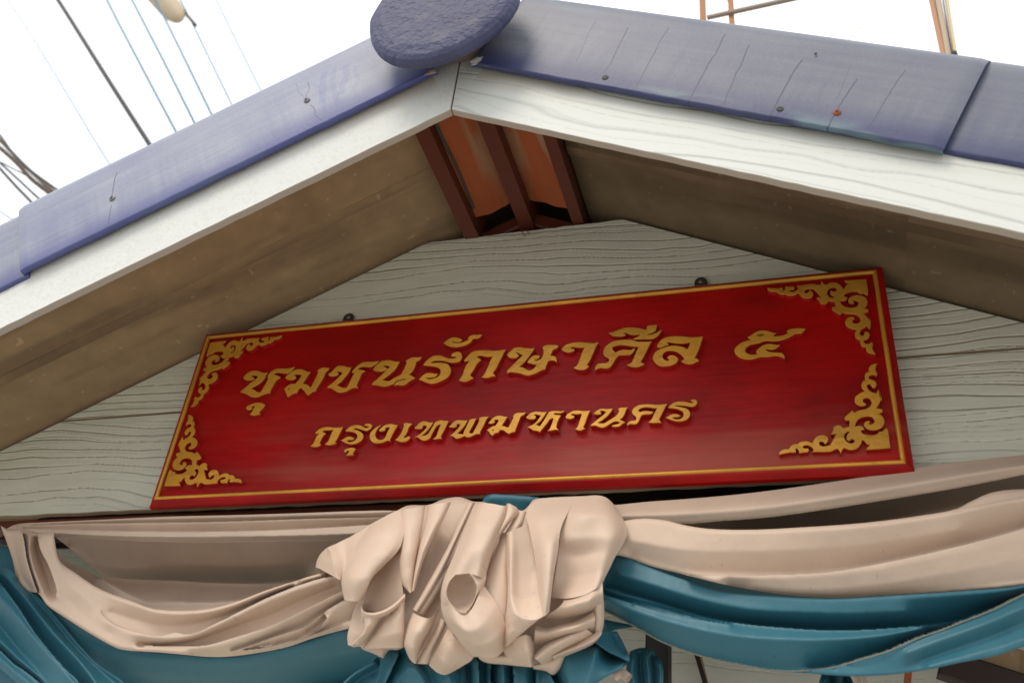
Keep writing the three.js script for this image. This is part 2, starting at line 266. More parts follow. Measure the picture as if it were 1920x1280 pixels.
const tL2 = tile('verge_tile', -1, 0.88, 1.87, -0.01, -0.004, tileMaterial([], 0.1, 4, 1.8), 'blue verge tile at the left edge, tucked under the next', 0);
function screw(px, py, parent, mat, z = 0.496) {
  const c = at(px, py, z), g = new THREE.LatheGeometry([[0, 0.0035], [0.003, 0.0034], [0.0058, 0.002], [0.0068, 0], [0.0066, -0.003]].map((q) => new THREE.Vector2(...q)), 20);
  g.rotateX(Math.PI / 2); g.translate(c.x, c.y, c.z);
  const m = mesh('screw', g, mat, parent), a = 0.5;
  const x = mergeGeometries([box(0.0016, 0.0072, 0.0012, 0, 0, 0, 0.0002), box(0.0072, 0.0016, 0.0014, 0, 0, 0, 0.0002)]); x.rotateZ(a); x.translate(c.x, c.y, c.z + 0.0034);
  mesh('cross_slot', x, M.black, m);
}
screw(575, 188, tL1, M.steel); screw(210, 372, tL1, M.steel); screw(1570, 211, tR1, M.rustScrew);
for (const [px, py] of [[1135, 145], [1463, 204], [1530, 100]]) { const c = at(px, py, 0.4965), r = py === 100 ? 0.002 : 0.0052, g = new THREE.CylinderGeometry(r, r * 1.2, 0.0016, 16); g.rotateX(Math.PI / 2); g.translate(c.x, c.y, c.z); mesh('screw_hole', g, M.black, tR1); }
// ridge disc
{
  const bump = tex(512, 512, (x, y) => 0.6 * fbm(x * 130, y * 130, 4) + 0.4 * sm(0.4, 0.75, fbm(x * 90 + 9, y * 120, 3)), false, 0.4, 0.4);
  const map = tex(512, 512, (x, y) => { const n = fbm(x * 16, y * 16, 4), w = sm(0.66, 0.78, fbm(x * 30 + 8, y * 30, 3)); return [mix(0.036 + 0.036 * n, 0.2, w * 0.2), mix(0.04 + 0.038 * n, 0.18, w * 0.2), mix(0.096 + 0.062 * n, 0.18, w * 0.2)]; }, true, 0.4, 0.4);
  const R = 0.155, prof = [[0, 0.018], [0.06, 0.0175], [0.12, 0.015], [0.142, 0.010], [0.151, 0.004], [0.155, -0.006], [0.154, -0.014], [0.148, -0.02], [0.1, -0.02]];
  const pts = []; for (let i = 0; i < prof.length - 1; i++) for (let k = 0; k < 8; k++) pts.push([mix(prof[i][0], prof[i + 1][0], k / 8), mix(prof[i][1], prof[i + 1][1], k / 8)]); pts.push(prof.at(-1));
  const g = grid(140, pts.length - 1, (u, v) => {
    const q = pts[Math.round(v * (pts.length - 1))], a = u * Math.PI * 2, r = q[0] * (1 + 0.022 * Math.sin(a * 3 + 1) * (q[0] / R) + 0.016 * (vn(Math.cos(a) * 3 + 9, Math.sin(a) * 3) - 0.5)), x = r * Math.cos(a), y = r * Math.sin(a) * 0.985;
    return new THREE.Vector3(x * 0.985 - 0.013, 3.209 + y * 0.985, 0.567 + q[1] + 0.003 * (fbm(x * 40, y * 40, 3) - 0.5));
  }, (u, v, q) => [q.x + 0.2, q.y - 3.01]);
  const cap = mesh('ridge_cap', g, std({ map, bumpMap: bump, bumpScale: 0.0022, roughness: 0.6 }), house); cap.material.side = THREE.DoubleSide;
  const barrel = new THREE.CylinderGeometry(0.075, 0.075, 0.08, 40); barrel.rotateX(Math.PI / 2); barrel.translate(0, 3.23, 0.52);
  mesh('ridge_barrel', barrel, std({ color: lin(0.2, 0.14, 0.1), roughness: 0.95 }), cap);
  const spot = (px, py, r, col, nm) => { const c = at(px, py, 0.497), q = new THREE.IcosahedronGeometry(r, 3), p = q.attributes.position; for (let i = 0; i < p.count; i++) { const k = 0.6 + 0.8 * vn(p.getX(i) * 300 + px, p.getY(i) * 300 + p.getZ(i) * 170); p.setXYZ(i, p.getX(i) * k * 1.7, p.getY(i) * k, p.getZ(i) * k * 0.4); } q.computeVertexNormals(); q.rotateZ(0.5); q.translate(c.x, c.y, c.z - 0.003); mesh(nm, q, col, house); };
  spot(893, 112, 0.008, std({ color: lin(0.55, 0.52, 0.45), roughness: 0.9 }), 'mortar'); spot(807, 133, 0.007, std({ color: lin(0.4, 0.3, 0.2), roughness: 0.9 }), 'mortar');
}
// ───────────── carved sign
function smoothLoop(q, closed = true, per = 5, corner = 0.75) {   // curve through points; sharp turns stay corners
  const n = q.length, out = [], T = [];
  for (let i = 0; i < n; i++) {
    const a = q[closed ? (i + n - 1) % n : Math.max(0, i - 1)], b = q[i], c = q[closed ? (i + 1) % n : Math.min(n - 1, i + 1)];
    const ux = b[0] - a[0], uy = b[1] - a[1], vx = c[0] - b[0], vy = c[1] - b[1], lu = Math.hypot(ux, uy) || 1, lv = Math.hypot(vx, vy) || 1;
    const turn = Math.acos(Math.max(-1, Math.min(1, (ux * vx + uy * vy) / lu / lv)));
    T.push(turn > corner ? null : [(ux / lu + vx / lv) / 2, (uy / lu + vy / lv) / 2]);
  }
  for (let i = 0; i < (closed ? n : n - 1); i++) {
    const j = (i + 1) % n, a = q[i], b = q[j], l = Math.hypot(b[0] - a[0], b[1] - a[1]), d = [(b[0] - a[0]) / (l || 1), (b[1] - a[1]) / (l || 1)], ta = T[i] ?? d, tb = T[j] ?? d;
    for (let k = 0; k < per; k++) {
      const t = k / per, t2 = t * t, t3 = t2 * t, h0 = 2 * t3 - 3 * t2 + 1, h1 = t3 - 2 * t2 + t, h2_ = -2 * t3 + 3 * t2, h3 = t3 - t2;
      out.push([0, 1].map((c) => h0 * a[c] + h1 * l * ta[c] + h2_ * b[c] + h3 * l * tb[c]));
    }
  }
  if (!closed) out.push(q[n - 1]);
  return out;
}
const pairs = (f) => { const o = []; for (let i = 0; i < f.length; i += 2) o.push([f[i], f[i + 1]]); return o; };
const ZP = 0.052, ZL = 0.065;                    // painted panel, top of the letters
const goldMap = tex(512, 512, (x, y) => { const n = fbm(x * 14, y * 14, 4), m = fbm(x * 60, y * 60, 3), k = 0.7 + 0.55 * n, d = sm(0.68, 0.85, m) * 0.12; return [0.68 * k * (1 - d), 0.325 * k * (1 - d * 1.2), 0.036 * k * (1 - d)]; }, true, 0.5, 0.5);
const redMap = tex(2048, 512, (x, y) => {
  const st = fbm(x * 3.2, y * 46, 4), p = fbm(x * 2.6 + 3, y * 5.5, 4), low = sm(0.2, 0.02, y), fine = fbm(x * 30, y * 220, 3);
  let dust = sm(0.5, 0.8, 0.62 * p + 0.38 * st + 0.2 * low - 0.04) * (0.16 + 0.84 * low);
  const n = fbm(x * 5 + 7, y * 9, 4), k = 0.5 + 0.75 * n + 0.3 * (fine - 0.5);
  const pts = sm(0.985, 0.995, vn(x * 160, y * 160)) * 0.5;
  return [mix(0.38 * k, 0.33, dust * 0.6) , mix(0.0015 * k, 0.085, dust * 0.6) + pts * 0.05, mix(0.002 * k, 0.05, dust * 0.6) + pts * 0.04];
}, true, 1.5, 0.42);
const redBump = tex(1024, 256, (x, y) => 0.7 * fbm(x * 5, y * 120, 3) + 0.3 * fbm(x * 50, y * 50, 2), false, 1.5, 0.42);
const MS = {
  gold: std({ map: goldMap, roughness: 0.36, metalness: 0.3, bumpMap: tex(256, 256, (x, y) => fbm(x * 90, y * 90, 3), false, 0.25, 0.25), bumpScale: 0.0008 }),
  red: new THREE.MeshPhysicalMaterial({ map: redMap, bumpMap: redBump, bumpScale: 0.0006, roughness: 0.42, specularIntensity: 0.55 }),
  side: std({ color: lin(0.40, 0.010, 0.008), roughness: 0.55 }),
};
const sign = thing('carved_sign', 'red carved wooden sign with raised gold lettering and scrollwork corners on the gable wall', 'sign');
const G = { x0: -0.7185, x1: 0.743, y0: 2.457, y1: 2.865 };
function sweepRect(prof, uvOf) {                // profile [outward offset, z] carried round the rectangle with mitred corners
  const parts = [], cs = [[G.x0, G.y0, -1, -1], [G.x1, G.y0, 1, -1], [G.x1, G.y1, 1, 1], [G.x0, G.y1, -1, 1]];
  for (let k = 0; k < 4; k++) {
    const a = cs[k], b = cs[(k + 1) % 4];
    parts.push(grid(60, prof.length - 1, (u, v) => { const [o, z] = prof[Math.round(v * (prof.length - 1))]; const x = mix(a[0] + a[2] * o, b[0] + b[2] * o, u), y = mix(a[1] + a[3] * o, b[1] + b[3] * o, u), w = 0.0012 * (fbm(x * 7 + k * 5, y * 7, 2) - 0.5) * Math.sin(u * Math.PI); return new THREE.Vector3(x + (k % 2 ? w : 0), y + (k % 2 ? 0 : w), z); }, uvOf ?? ((u, v, q) => [q.x - G.x0, q.y - G.y0])));
  }
  return mergeGeometries(parts);
}
{
  const face = grid(40, 12, (u, v) => new THREE.Vector3(mix(G.x0 - 0.001, G.x1 + 0.001, u), mix(G.y0 - 0.001, G.y1 + 0.001, v), ZP), (u, v, q) => [q.x - G.x0, q.y - G.y0]);
  const rim = sweepRect([[-0.0012, ZP + 0.0005], [0.004, ZP + 0.004], [0.0085, ZP + 0.0042], [0.0105, ZP + 0.003], [0.019, ZP - 0.0055], [0.0195, ZP - 0.007], [0.0195, 0.034], [0.019, 0.033], [-0.05, 0.033]]);
  const b = mesh('board', mergeGeometries([face, rim]), MS.red, sign); b.material.side = THREE.DoubleSide;
  const bead = []; for (let i = 0; i <= 8; i++) { const a = i / 8 * Math.PI; bead.push([0.0028 - 0.0044 * Math.cos(a), ZP + 0.0015 + 0.0055 * Math.sin(a)]); }
  mesh('border_moulding', sweepRect(bead), MS.gold, sign).material.side = THREE.DoubleSide;
  for (const y of [2.47, 2.83]) mesh('batten', box(1.4, 0.03, 0.03, 0.012, y, 0.0172, 0.002), M.dark, sign);
  for (const [px, py] of [[652, 594], [1314, 527]]) {        // hanging tabs with their screws
    const c = at(px, py, 0.012), r = 0.0125, s = new THREE.Shape(); s.moveTo(-r, -0.06); s.lineTo(r, -0.06); s.lineTo(r, 0); s.absarc(0, 0, r, 0, Math.PI, false); s.lineTo(-r, -0.06);
    const g = new THREE.ExtrudeGeometry(s, { depth: 0.003, bevelEnabled: true, bevelSize: 0.0006, bevelThickness: 0.0006, bevelSegments: 1 }); g.translate(c.x, c.y, 0.006);
    const t = mesh('hanging_tab', g, std({ color: lin(0.075, 0.06, 0.045), roughness: 0.55, metalness: 0.4 }), sign);
    const h = new THREE.LatheGeometry([[0, 0.003], [0.004, 0.002], [0.0052, 0]].map((q) => new THREE.Vector2(...q)), 14); h.rotateX(Math.PI / 2); h.translate(c.x, c.y + 0.001, 0.0098); mesh('screw', h, M.steel, t);
  }
}
function carve(name, loop, holes) {              // a raised shape: gold slab on a red-painted foot
  const mk = (q) => smoothLoop(q).map(([x, y]) => new THREE.Vector2(x, y));
  const s = new THREE.Shape(mk(loop)); for (const h of holes) s.holes.push(new THREE.Path(mk(h)));
  const top = new THREE.ExtrudeGeometry(s, { depth: 0.002, bevelEnabled: true, bevelSize: 0.0007, bevelOffset: -0.0007, bevelThickness: 0.0007, bevelSegments: 2 });
  top.translate(0, 0, ZL - 0.0027);
  const foot = new THREE.ExtrudeGeometry(s, { depth: ZL - 0.0025 - ZP + 0.004, bevelEnabled: false }); foot.translate(0, 0, ZP - 0.004);
  const m = mesh(name, top, MS.gold, sign);
  mesh('letter_side', foot, MS.side, m);
  return m;
}
function glyph(ox, oy, flat, ...holes) {
  const w = (f) => pairs(f).map(([x, y]) => { const q = at(ox + x / 8, oy + y / 8, ZL); return [q.x, q.y]; });
  carve('letter', w(flat), holes.map(w));
}
// first line
glyph(440, 640, [125,545,150,505,200,465,260,440,320,437,370,448,410,465,455,470,490,463,470,495,455,530,430,570,380,615,320,655,270,680,232,700,290,725,325,750,360,765,385,755,400,735,430,680,470,615,500,555,510,547,485,545,500,500,540,455,590,420,640,405,720,405,790,403,840,395,900,380,875,410,840,445,800,470,750,475,690,468,630,465,578,482,600,498,640,510,682,533,650,555,620,578,600,610,570,660,545,710,525,755,530,772,480,775,430,790,390,808,340,828,290,833,240,825,195,800,155,778,115,768,78,757,95,735,150,695,200,650,250,605,290,580,325,550,345,518,310,507,265,503,245,510,255,525,285,540,290,553,265,570,220,578,165,575,135,562]);
glyph(440, 640, [160,995,185,970,230,945,280,925,340,915,395,920,450,945,430,980,400,1010,370,1045,360,1065,382,1088,350,1092,310,1103,270,1105,222,1092,240,1070,260,1045,272,1010,300,970,262,965,247,972,262,985,252,1005,215,1025,185,1020]);
glyph(440, 640, [755,545,770,520,815,480,870,440,930,415,990,415,1040,430,1085,450,1130,455,1105,490,1080,530,1050,575,1030,605,1026,632,1070,640,1110,665,1130,688,1150,665,1170,625,1200,570,1225,515,1245,470,1250,455,1235,435,1265,415,1310,392,1360,392,1418,394,1400,425,1365,455,1345,500,1320,550,1285,605,1250,660,1225,700,1215,737,1165,750,1130,775,1095,807,1075,790,1040,745,1005,705,975,690,960,700,945,735,925,767,880,775,840,795,790,832,775,800,760,755,735,712,770,680,810,650,850,635,905,630,930,605,960,570,985,530,1005,495,960,492,915,490,885,498,905,515,920,535,905,555,870,570,820,573,775,562], [785,725,800,700,830,687,825,710,805,729]);
glyph(620, 640, [-42,490,0,460,50,410,90,375,140,362,200,368,260,385,303,385,290,420,265,465,230,510,190,555,150,600,110,630,82,652,120,665,160,688,205,695,235,690,250,670,270,630,300,570,330,510,350,475,345,466,310,465,325,440,370,390,420,345,480,312,540,305,610,305,665,298,722,292,690,325,650,355,600,378,550,378,490,375,440,385,410,409,430,420,480,428,514,438,490,455,460,480,440,530,415,580,395,625,385,655,412,697,360,690,310,700,250,735,190,755,135,762,85,752,45,725,0,697,-57,688,-40,670,0,640,50,600,90,560,130,520,160,485,177,461,130,450,100,443,88,450,110,470,115,485,90,505,50,515,0,518,-30,508]);
glyph(620, 640, [632,415,660,380,710,330,760,295,815,280,870,278,930,290,980,300,1030,299,1010,340,985,385,950,430,905,470,860,510,810,545,768,574,820,585,870,590,910,570,950,545,1000,520,1040,500,1070,460,1100,410,1120,360,1135,320,1123,290,1160,265,1210,240,1270,235,1320,235,1364,229,1340,265,1300,290,1275,300,1275,330,1255,385,1225,440,1190,475,1170,493,1210,510,1264,546,1220,565,1180,590,1140,625,1100,650,1050,655,1000,647,948,662,965,630,1000,600,1050,580,1122,572,1124,558,1080,558,1030,570,985,588,955,613,938,640,905,645,870,660,820,672,770,670,700,655,613,645,630,615,680,575,740,520,790,470,830,430,870,390,887,369,840,360,800,355,788,365,815,385,840,395,845,410,810,435,760,447,700,445,650,432]);
glyph(780, 600, [105,672,125,640,170,595,220,555,270,532,330,527,390,535,440,558,480,570,530,575,580,570,600,555,598,540,565,545,535,540,525,520,545,500,590,478,635,472,670,490,688,530,685,570,665,600,630,622,580,632,520,632,470,622,400,605,330,602,260,608,222,625,228,640,290,638,350,634,420,642,475,660,510,700,522,750,510,800,480,845,430,880,370,910,300,938,220,948,150,930,90,905,43,886,75,850,110,820,160,795,210,790,260,798,327,805,305,830,270,852,210,858,155,858,148,871,180,881,240,879,300,863,345,830,365,790,365,760,350,725,310,700,250,688,190,682]);
glyph(780, 600, [410,341,450,310,500,275,550,258,600,258,650,270,692,295,670,315,620,325,570,318,540,315,550,334,610,342,670,337,730,318,770,300,790,285,773,269,800,245,840,222,890,218,940,218,990,214,965,245,920,270,870,272,850,285,830,315,780,350,720,378,650,395,570,400,510,390,450,365]);
glyph(780, 600, [716,606,740,575,780,530,830,485,890,460,960,452,1040,450,1120,455,1220,455,1300,445,1347,439,1320,480,1295,530,1265,590,1230,660,1195,730,1160,775,1155,790,1192,837,1150,840,1100,855,1050,865,983,851,1010,825,1035,785,1060,735,1090,670,1115,600,1152,539,1100,545,1050,545,1000,532,940,530,903,542,930,560,977,592,950,615,920,645,890,690,860,745,830,790,808,825,862,866,820,885,780,905,740,918,690,915,643,901,665,870,695,820,715,760,735,705,760,660,790,620,807,604,770,607,735,615]);
glyph(940, 600, [80,515,110,485,150,450,190,418,250,405,310,408,370,420,430,422,497,419,475,455,445,500,410,550,370,600,330,640,285,680,258,699,310,705,350,720,390,745,430,750,470,735,505,700,532,658,500,660,450,650,388,632,405,600,440,560,480,530,530,525,574,530,575,550,550,575,520,585,490,590,510,603,550,600,590,580,615,545,630,500,630,450,616,408,645,385,690,370,750,368,810,370,857,379,845,405,810,425,780,440,760,480,738,529,790,535,820,555,830,590,836,638,810,612,770,600,730,600,705,610,690,640,670,685,662,732,610,745,560,770,510,795,450,815,400,825,350,818,290,798,220,785,150,775,105,783,88,802,82,770,110,730,150,690,200,640,250,590,300,545,327,514,290,510,255,488,228,478,220,490,250,510,265,530,235,555,190,568,140,565,100,540]);
glyph(940, 600, [903,437,930,400,980,365,1050,340,1130,330,1220,330,1310,338,1380,342,1457,331,1430,380,1405,430,1375,500,1345,570,1310,630,1283,665,1317,690,1290,715,1250,738,1190,745,1130,735,1083,712,1120,690,1145,660,1165,610,1190,550,1210,490,1230,440,1262,404,1200,410,1130,405,1070,400,1038,407,1060,425,1100,432,1095,450,1060,470,1000,480,940,465]);
glyph(1100, 590, [250,550,265,500,310,450,370,410,450,382,540,370,620,368,690,377,740,392,760,398,840,400,920,400,977,393,950,440,925,490,895,550,860,620,825,680,813,706,872,735,845,750,800,770,740,783,680,778,598,750,640,735,675,715,690,680,715,620,740,560,765,510,782,479,745,475,700,475,640,465,580,455,520,450,450,458,400,478,383,500,405,535,430,563,470,545,510,530,560,520,620,525,670,522,715,500,730,499,715,535,690,570,650,595,600,600,540,602,490,605,450,635,420,685,390,735,360,775,320,798,270,802,210,795,160,805,127,832,125,800,145,755,180,730,240,725,300,718,335,690,335,660,310,640,270,615,252,585]);
glyph(1100, 590, [328,265,380,262,440,240,500,215,560,195,640,188,720,190,790,200,850,215,895,220,911,164,970,155,1057,151,1050,190,1040,225,1000,255,950,275,906,286,920,298,980,291,1040,270,1090,240,1130,219,1110,260,1080,300,1040,330,990,355,920,360,850,361,790,363,745,367,690,364,720,345,770,325,802,304,795,290,760,295,700,298,640,285,590,265,548,268,560,280,590,292,570,310,510,322,440,318,380,305]);
glyph(1100, 590, [1056,472,1070,430,1110,385,1170,345,1240,328,1330,320,1430,322,1540,335,1640,335,1747,324,1735,370,1715,430,1690,500,1660,570,1635,620,1620,646,1660,655,1687,686,1650,700,1600,725,1545,735,1480,725,1418,695,1440,680,1467,660,1440,620,1400,580,1350,550,1290,535,1230,535,1180,550,1145,590,1140,630,1160,665,1200,685,1235,685,1240,670,1215,650,1215,630,1250,605,1300,605,1350,630,1377,665,1360,700,1320,730,1260,755,1180,768,1110,765,1050,735,1010,690,992,645,1005,600,1040,550,1090,518,1150,493,1220,472,1280,460,1360,462,1430,476,1480,496,1510,517,1530,480,1562,407,1520,415,1430,425,1330,420,1260,408,1215,402,1200,412,1225,432,1230,446,1195,452,1150,470,1120,484,1080,488]);
glyph(1330, 570, [1452,364,1420,400,1390,428,1340,435,1290,440,1240,470,1180,500,1110,525,1030,545,940,550,880,545,820,550,760,575,690,590,620,605,570,635,540,675,545,710,580,740,640,755,722,749,705,715,715,690,760,650,810,615,870,595,930,595,1000,605,1064,611,1030,640,980,670,920,680,870,670,843,667,860,690,900,710,960,720,1020,722,1085,730,1120,755,1136,813,1090,790,1040,775,980,770,920,780,850,787,780,785,700,808,620,823,540,822,470,800,410,760,380,710,385,670,420,625,480,580,560,550,652,527,610,518,576,490,620,470,680,430,740,400,810,393,880,400,950,425,1007,431,985,450,958,479,1020,480,1090,470,1150,450,1192,424,1163,405,1200,380,1260,365,1340,360,1400,362], [695,476,730,450,780,440,830,445,850,461,810,478,750,486]);
// second line
glyph(570, 740, [163,573,190,540,240,505,300,485,370,480,440,488,510,488,580,479,560,520,530,580,500,640,470,690,456,701,487,718,455,735,410,748,360,752,303,735,340,715,365,680,390,620,415,560,442,524,400,528,340,528,290,535,273,548,324,578,290,605,265,640,245,685,226,716,252,746,220,765,170,780,90,769,120,745,150,700,170,650,195,605,222,579,200,575,180,582]);
glyph(570, 740, [616,542,640,515,690,475,740,455,800,450,850,458,890,480,930,495,965,490,960,475,925,465,898,449,925,435,970,430,1005,440,1020,462,1000,500,960,530,920,538,870,525,810,505,765,500,733,513,770,522,820,537,865,567,885,605,878,650,845,690,800,720,740,738,680,738,620,720,546,678,590,660,630,635,680,622,720,635,754,652,730,668,690,676,655,676,640,690,665,704,710,702,765,677,795,642,795,607,765,572,710,552,660,549]);
glyph(570, 740, [590,846,610,820,650,800,700,792,750,795,772,808,755,835,735,862,725,875,747,896,700,905,660,910,623,906,645,885,660,865,674,837,650,832,635,840,640,852,615,862]);
glyph(570, 740, [980,620,990,575,1030,525,1080,485,1158,446,1120,485,1085,530,1065,580,1070,625,1100,660,1140,675,1185,665,1215,635,1235,590,1260,530,1287,489,1250,485,1213,495,1225,515,1200,535,1160,548,1118,539,1145,500,1190,465,1250,440,1310,435,1360,445,1404,454,1380,490,1350,540,1320,600,1295,650,1285,670,1302,691,1240,688,1190,710,1130,722,1070,725,1020,705,990,665]);
glyph(570, 740, [1488,430,1530,418,1580,425,1622,431,1590,460,1565,490,1550,540,1525,590,1488,639,1525,638,1560,622,1592,624,1580,655,1545,685,1500,702,1440,702,1363,672,1400,645,1430,610,1460,560,1485,500,1496,460]);
glyph(740, 730, [293,579,325,545,370,500,420,475,470,475,520,490,577,489,550,530,520,575,480,620,440,660,398,689,440,690,480,680,515,640,545,590,575,540,600,495,630,475,680,460,740,465,807,470,790,505,765,555,740,610,710,660,688,706,707,736,660,735,620,742,566,741,600,720,625,690,645,630,665,580,687,530,675,518,640,535,605,575,580,620,560,655,545,690,535,715,500,745,460,760,415,760,370,735,340,712,298,710,340,690,390,655,430,620,465,580,482,549,450,535,413,540,420,560,400,585,350,590]);
glyph(740, 730, [808,556,850,520,890,480,940,458,1000,458,1050,462,1092,457,1075,490,1050,535,1015,580,970,625,937,656,985,665,1026,669,1040,620,1065,570,1095,510,1123,449,1170,438,1224,429,1205,465,1175,530,1140,590,1113,636,1140,655,1166,656,1190,615,1220,560,1250,500,1270,450,1263,425,1310,410,1360,405,1414,401,1380,440,1355,485,1330,540,1300,595,1278,640,1284,666,1230,665,1180,685,1120,712,1075,710,1040,697,1005,712,960,730,920,732,880,705,830,685,870,660,920,610,960,565,982,524,955,512,923,518,935,540,910,560,870,568]);
glyph(900, 720, [118,583,150,550,200,500,250,475,310,470,360,482,412,485,390,520,365,560,340,600,328,626,370,630,410,645,430,640,450,600,475,550,500,495,493,475,530,440,580,425,630,425,687,417,660,455,615,480,600,510,580,560,555,620,535,670,525,712,480,720,430,744,390,720,350,690,300,684,270,725,225,735,180,772,150,745,125,705,98,690,140,660,185,630,230,620,250,590,270,560,280,539,245,530,213,538,225,560,200,585,160,590], [172,696,185,672,217,671,208,695,190,706]);
glyph(900, 720, [688,496,720,465,770,425,830,410,900,412,950,418,1002,411,980,450,945,500,905,550,860,590,833,606,870,615,896,629,930,580,970,520,1005,460,1035,415,1080,402,1150,400,1215,402,1272,394,1240,420,1190,435,1130,432,1103,445,1130,455,1180,460,1217,465,1190,505,1165,560,1150,610,1143,641,1182,691,1140,680,1090,690,1013,699,1045,665,1065,620,1085,565,1102,514,1085,508,1050,525,1015,570,975,620,935,670,895,717,860,700,800,690,760,665,706,645,750,625,800,600,845,560,885,510,912,469,880,460,835,452,806,462,835,480,840,500,810,520,760,525,715,515]);
glyph(900, 720, [1283,491,1300,460,1350,420,1410,395,1480,392,1560,400,1657,394,1630,440,1610,490,1590,550,1570,600,1548,641,1580,660,1545,680,1500,695,1420,672,1450,655,1470,620,1490,560,1510,500,1527,449,1490,445,1440,450,1400,445,1368,450,1380,465,1412,472,1420,490,1390,512,1335,520,1295,510]);
glyph(1080, 710, [263,516,300,485,345,455,400,445,460,450,552,441,530,485,495,530,450,575,400,615,350,645,328,656,380,665,430,660,470,635,520,605,570,575,610,540,640,500,645,470,626,450,670,430,720,428,784,424,755,460,740,500,720,545,690,585,658,610,700,625,742,651,700,670,660,705,620,718,575,720,533,711,550,690,600,680,650,665,655,650,620,638,570,643,530,663,490,688,450,714,400,732,340,720,290,700,213,706,235,680,290,635,340,590,390,555,430,520,450,494,420,482,380,478,356,488,380,505,378,525,330,535,290,530]);
glyph(1080, 710, [842,480,860,445,910,405,970,385,1050,378,1130,380,1220,385,1300,380,1374,371,1345,410,1320,460,1295,510,1270,560,1248,610,1284,656,1220,655,1160,660,1086,650,1120,620,1145,585,1165,540,1190,490,1217,434,1170,438,1120,428,1060,425,1000,432,950,455,933,475,965,496,1010,480,1060,478,1110,485,1162,488,1140,520,1090,530,1030,532,990,545,965,580,945,630,915,670,870,680,820,675,790,685,769,702,775,665,805,635,850,625,890,620,905,600,900,570,870,545,845,515]);
glyph(1080, 710, [1380,429,1410,400,1460,360,1520,342,1590,338,1650,345,1700,355,1750,360,1765,345,1735,335,1718,321,1745,308,1785,305,1812,325,1820,360,1800,390,1760,412,1700,412,1630,400,1550,395,1495,392,1485,403,1530,414,1600,427,1660,442,1700,477,1715,515,1705,560,1670,600,1620,625,1550,635,1480,628,1410,605,1346,580,1390,555,1440,530,1500,525,1550,540,1570,555,1540,568,1490,573,1455,576,1458,593,1510,604,1560,600,1605,572,1615,530,1600,490,1550,460,1480,442,1430,436]);
// scrollwork: traced once, mirrored into the four corners
{
  const a = [90,872,110,845,150,820,200,812,237,811,250,785,290,750,340,735,372,736,400,710,450,695,510,695,555,708,590,722,610,680,650,630,710,605,770,605,810,625,828,665,815,705,780,740,770,720,745,700,710,695,690,715,700,750,740,772,800,765,850,752,885,700,910,655,935,610,957,579,910,585,868,586,885,560,905,520,910,480,950,460,1000,458,1035,480,1060,502,1110,480,1147,479,1145,440,1150,400,1142,376,1110,385,1080,370,1072,340,1100,310,1150,265,1186,233,1205,250,1225,267,1270,240,1330,222,1400,205,1440,185,1470,150,1478,110,1460,65,1420,42,1370,50,1345,75,1350,105,1385,125,1395,145,1370,165,1310,165,1260,140,1230,100,1228,50];
  const v = [848,1045,920,990,1000,955,1062,936,1010,890,975,830,970,780,990,720,1030,680,1067,660,1050,600,1055,550,1085,490,1162,460,1145,400,1160,350,1220,300,1290,275,1347,268,1320,320,1310,380,1310,440,1335,480,1345,530,1332,572,1290,545,1230,535,1180,550,1145,590,1143,632,1190,645,1250,665,1310,710,1330,770,1320,820,1270,857,1230,835,1205,800,1190,765,1150,755,1105,780,1105,830,1140,890,1200,945,1270,970,1332,987,1350,940,1376,893,1415,960,1440,1030,1455,1100,1440,1170];
  const c = [1625,30,1610,90,1580,150,1549,196,1590,205,1640,215,1646,240,1620,265,1584,281,1630,310,1660,350,1672,400,1655,460,1610,500,1540,525,1470,525,1410,505,1375,470,1368,430,1390,400,1430,388,1457,396,1440,420,1450,440,1480,440,1510,425,1525,395,1515,360,1480,330,1420,320,1350,330,1290,355,1250,400,1231,471,1290,463,1330,468,1360,493,1371,516,1330,530,1318,545,1350,580,1410,600,1480,605,1550,592,1571,579,1590,550,1650,545,1680,510,1706,498,1725,540,1740,620,1750,700,1761,791,1650,803,1520,812,1398,821,1420,780,1457,755,1410,735,1370,690,1334,673,1330,710,1300,760,1260,800,1200,820,1140,820,1090,800,1060,795,1035,830,1015,882,1000,840,970,805,930,815,880,840,800,850,700,850,588,851,610,820,580,780,530,755,490,752,450,765,445,790,480,800,530,800,540,830,520,855,450,860,389,871,385,830,360,800,335,805,345,850,330,860,270,858,200,870,140,880,95,895];
  const h = [1080,565,1110,545,1150,545,1165,570,1130,585,1112,620,1115,660,1140,680,1160,655,1200,650,1235,675,1230,710,1190,735,1140,730,1090,700,1062,650,1060,600];
  const k8 = (f) => pairs(f).map(([x, y]) => [1450 + x / 8, 740 + y / 8]), k12 = (f) => pairs(f).map(([x, y]) => [1540 + x / 12.8, 660 + y / 12.8]);
  const W = (q) => q.map(([x, y]) => { const p = at(x, y, ZL); return [p.x, p.y]; });
  const loop = W([...k8(a), ...k12(v), ...k8(c)]), hole = W(k8(h)), mx = G.x0 + G.x1, my = G.y0 + G.y1;
  for (const [fx, fy] of [[0, 0], [1, 0], [0, 1], [1, 1]]) {
    const f = (q) => { const r = q.map(([x, y]) => [fx ? mx - x : x, fy ? my - y : y]); return r; };
    carve('corner_scroll', f(loop), [f(hole)]);
  }
}
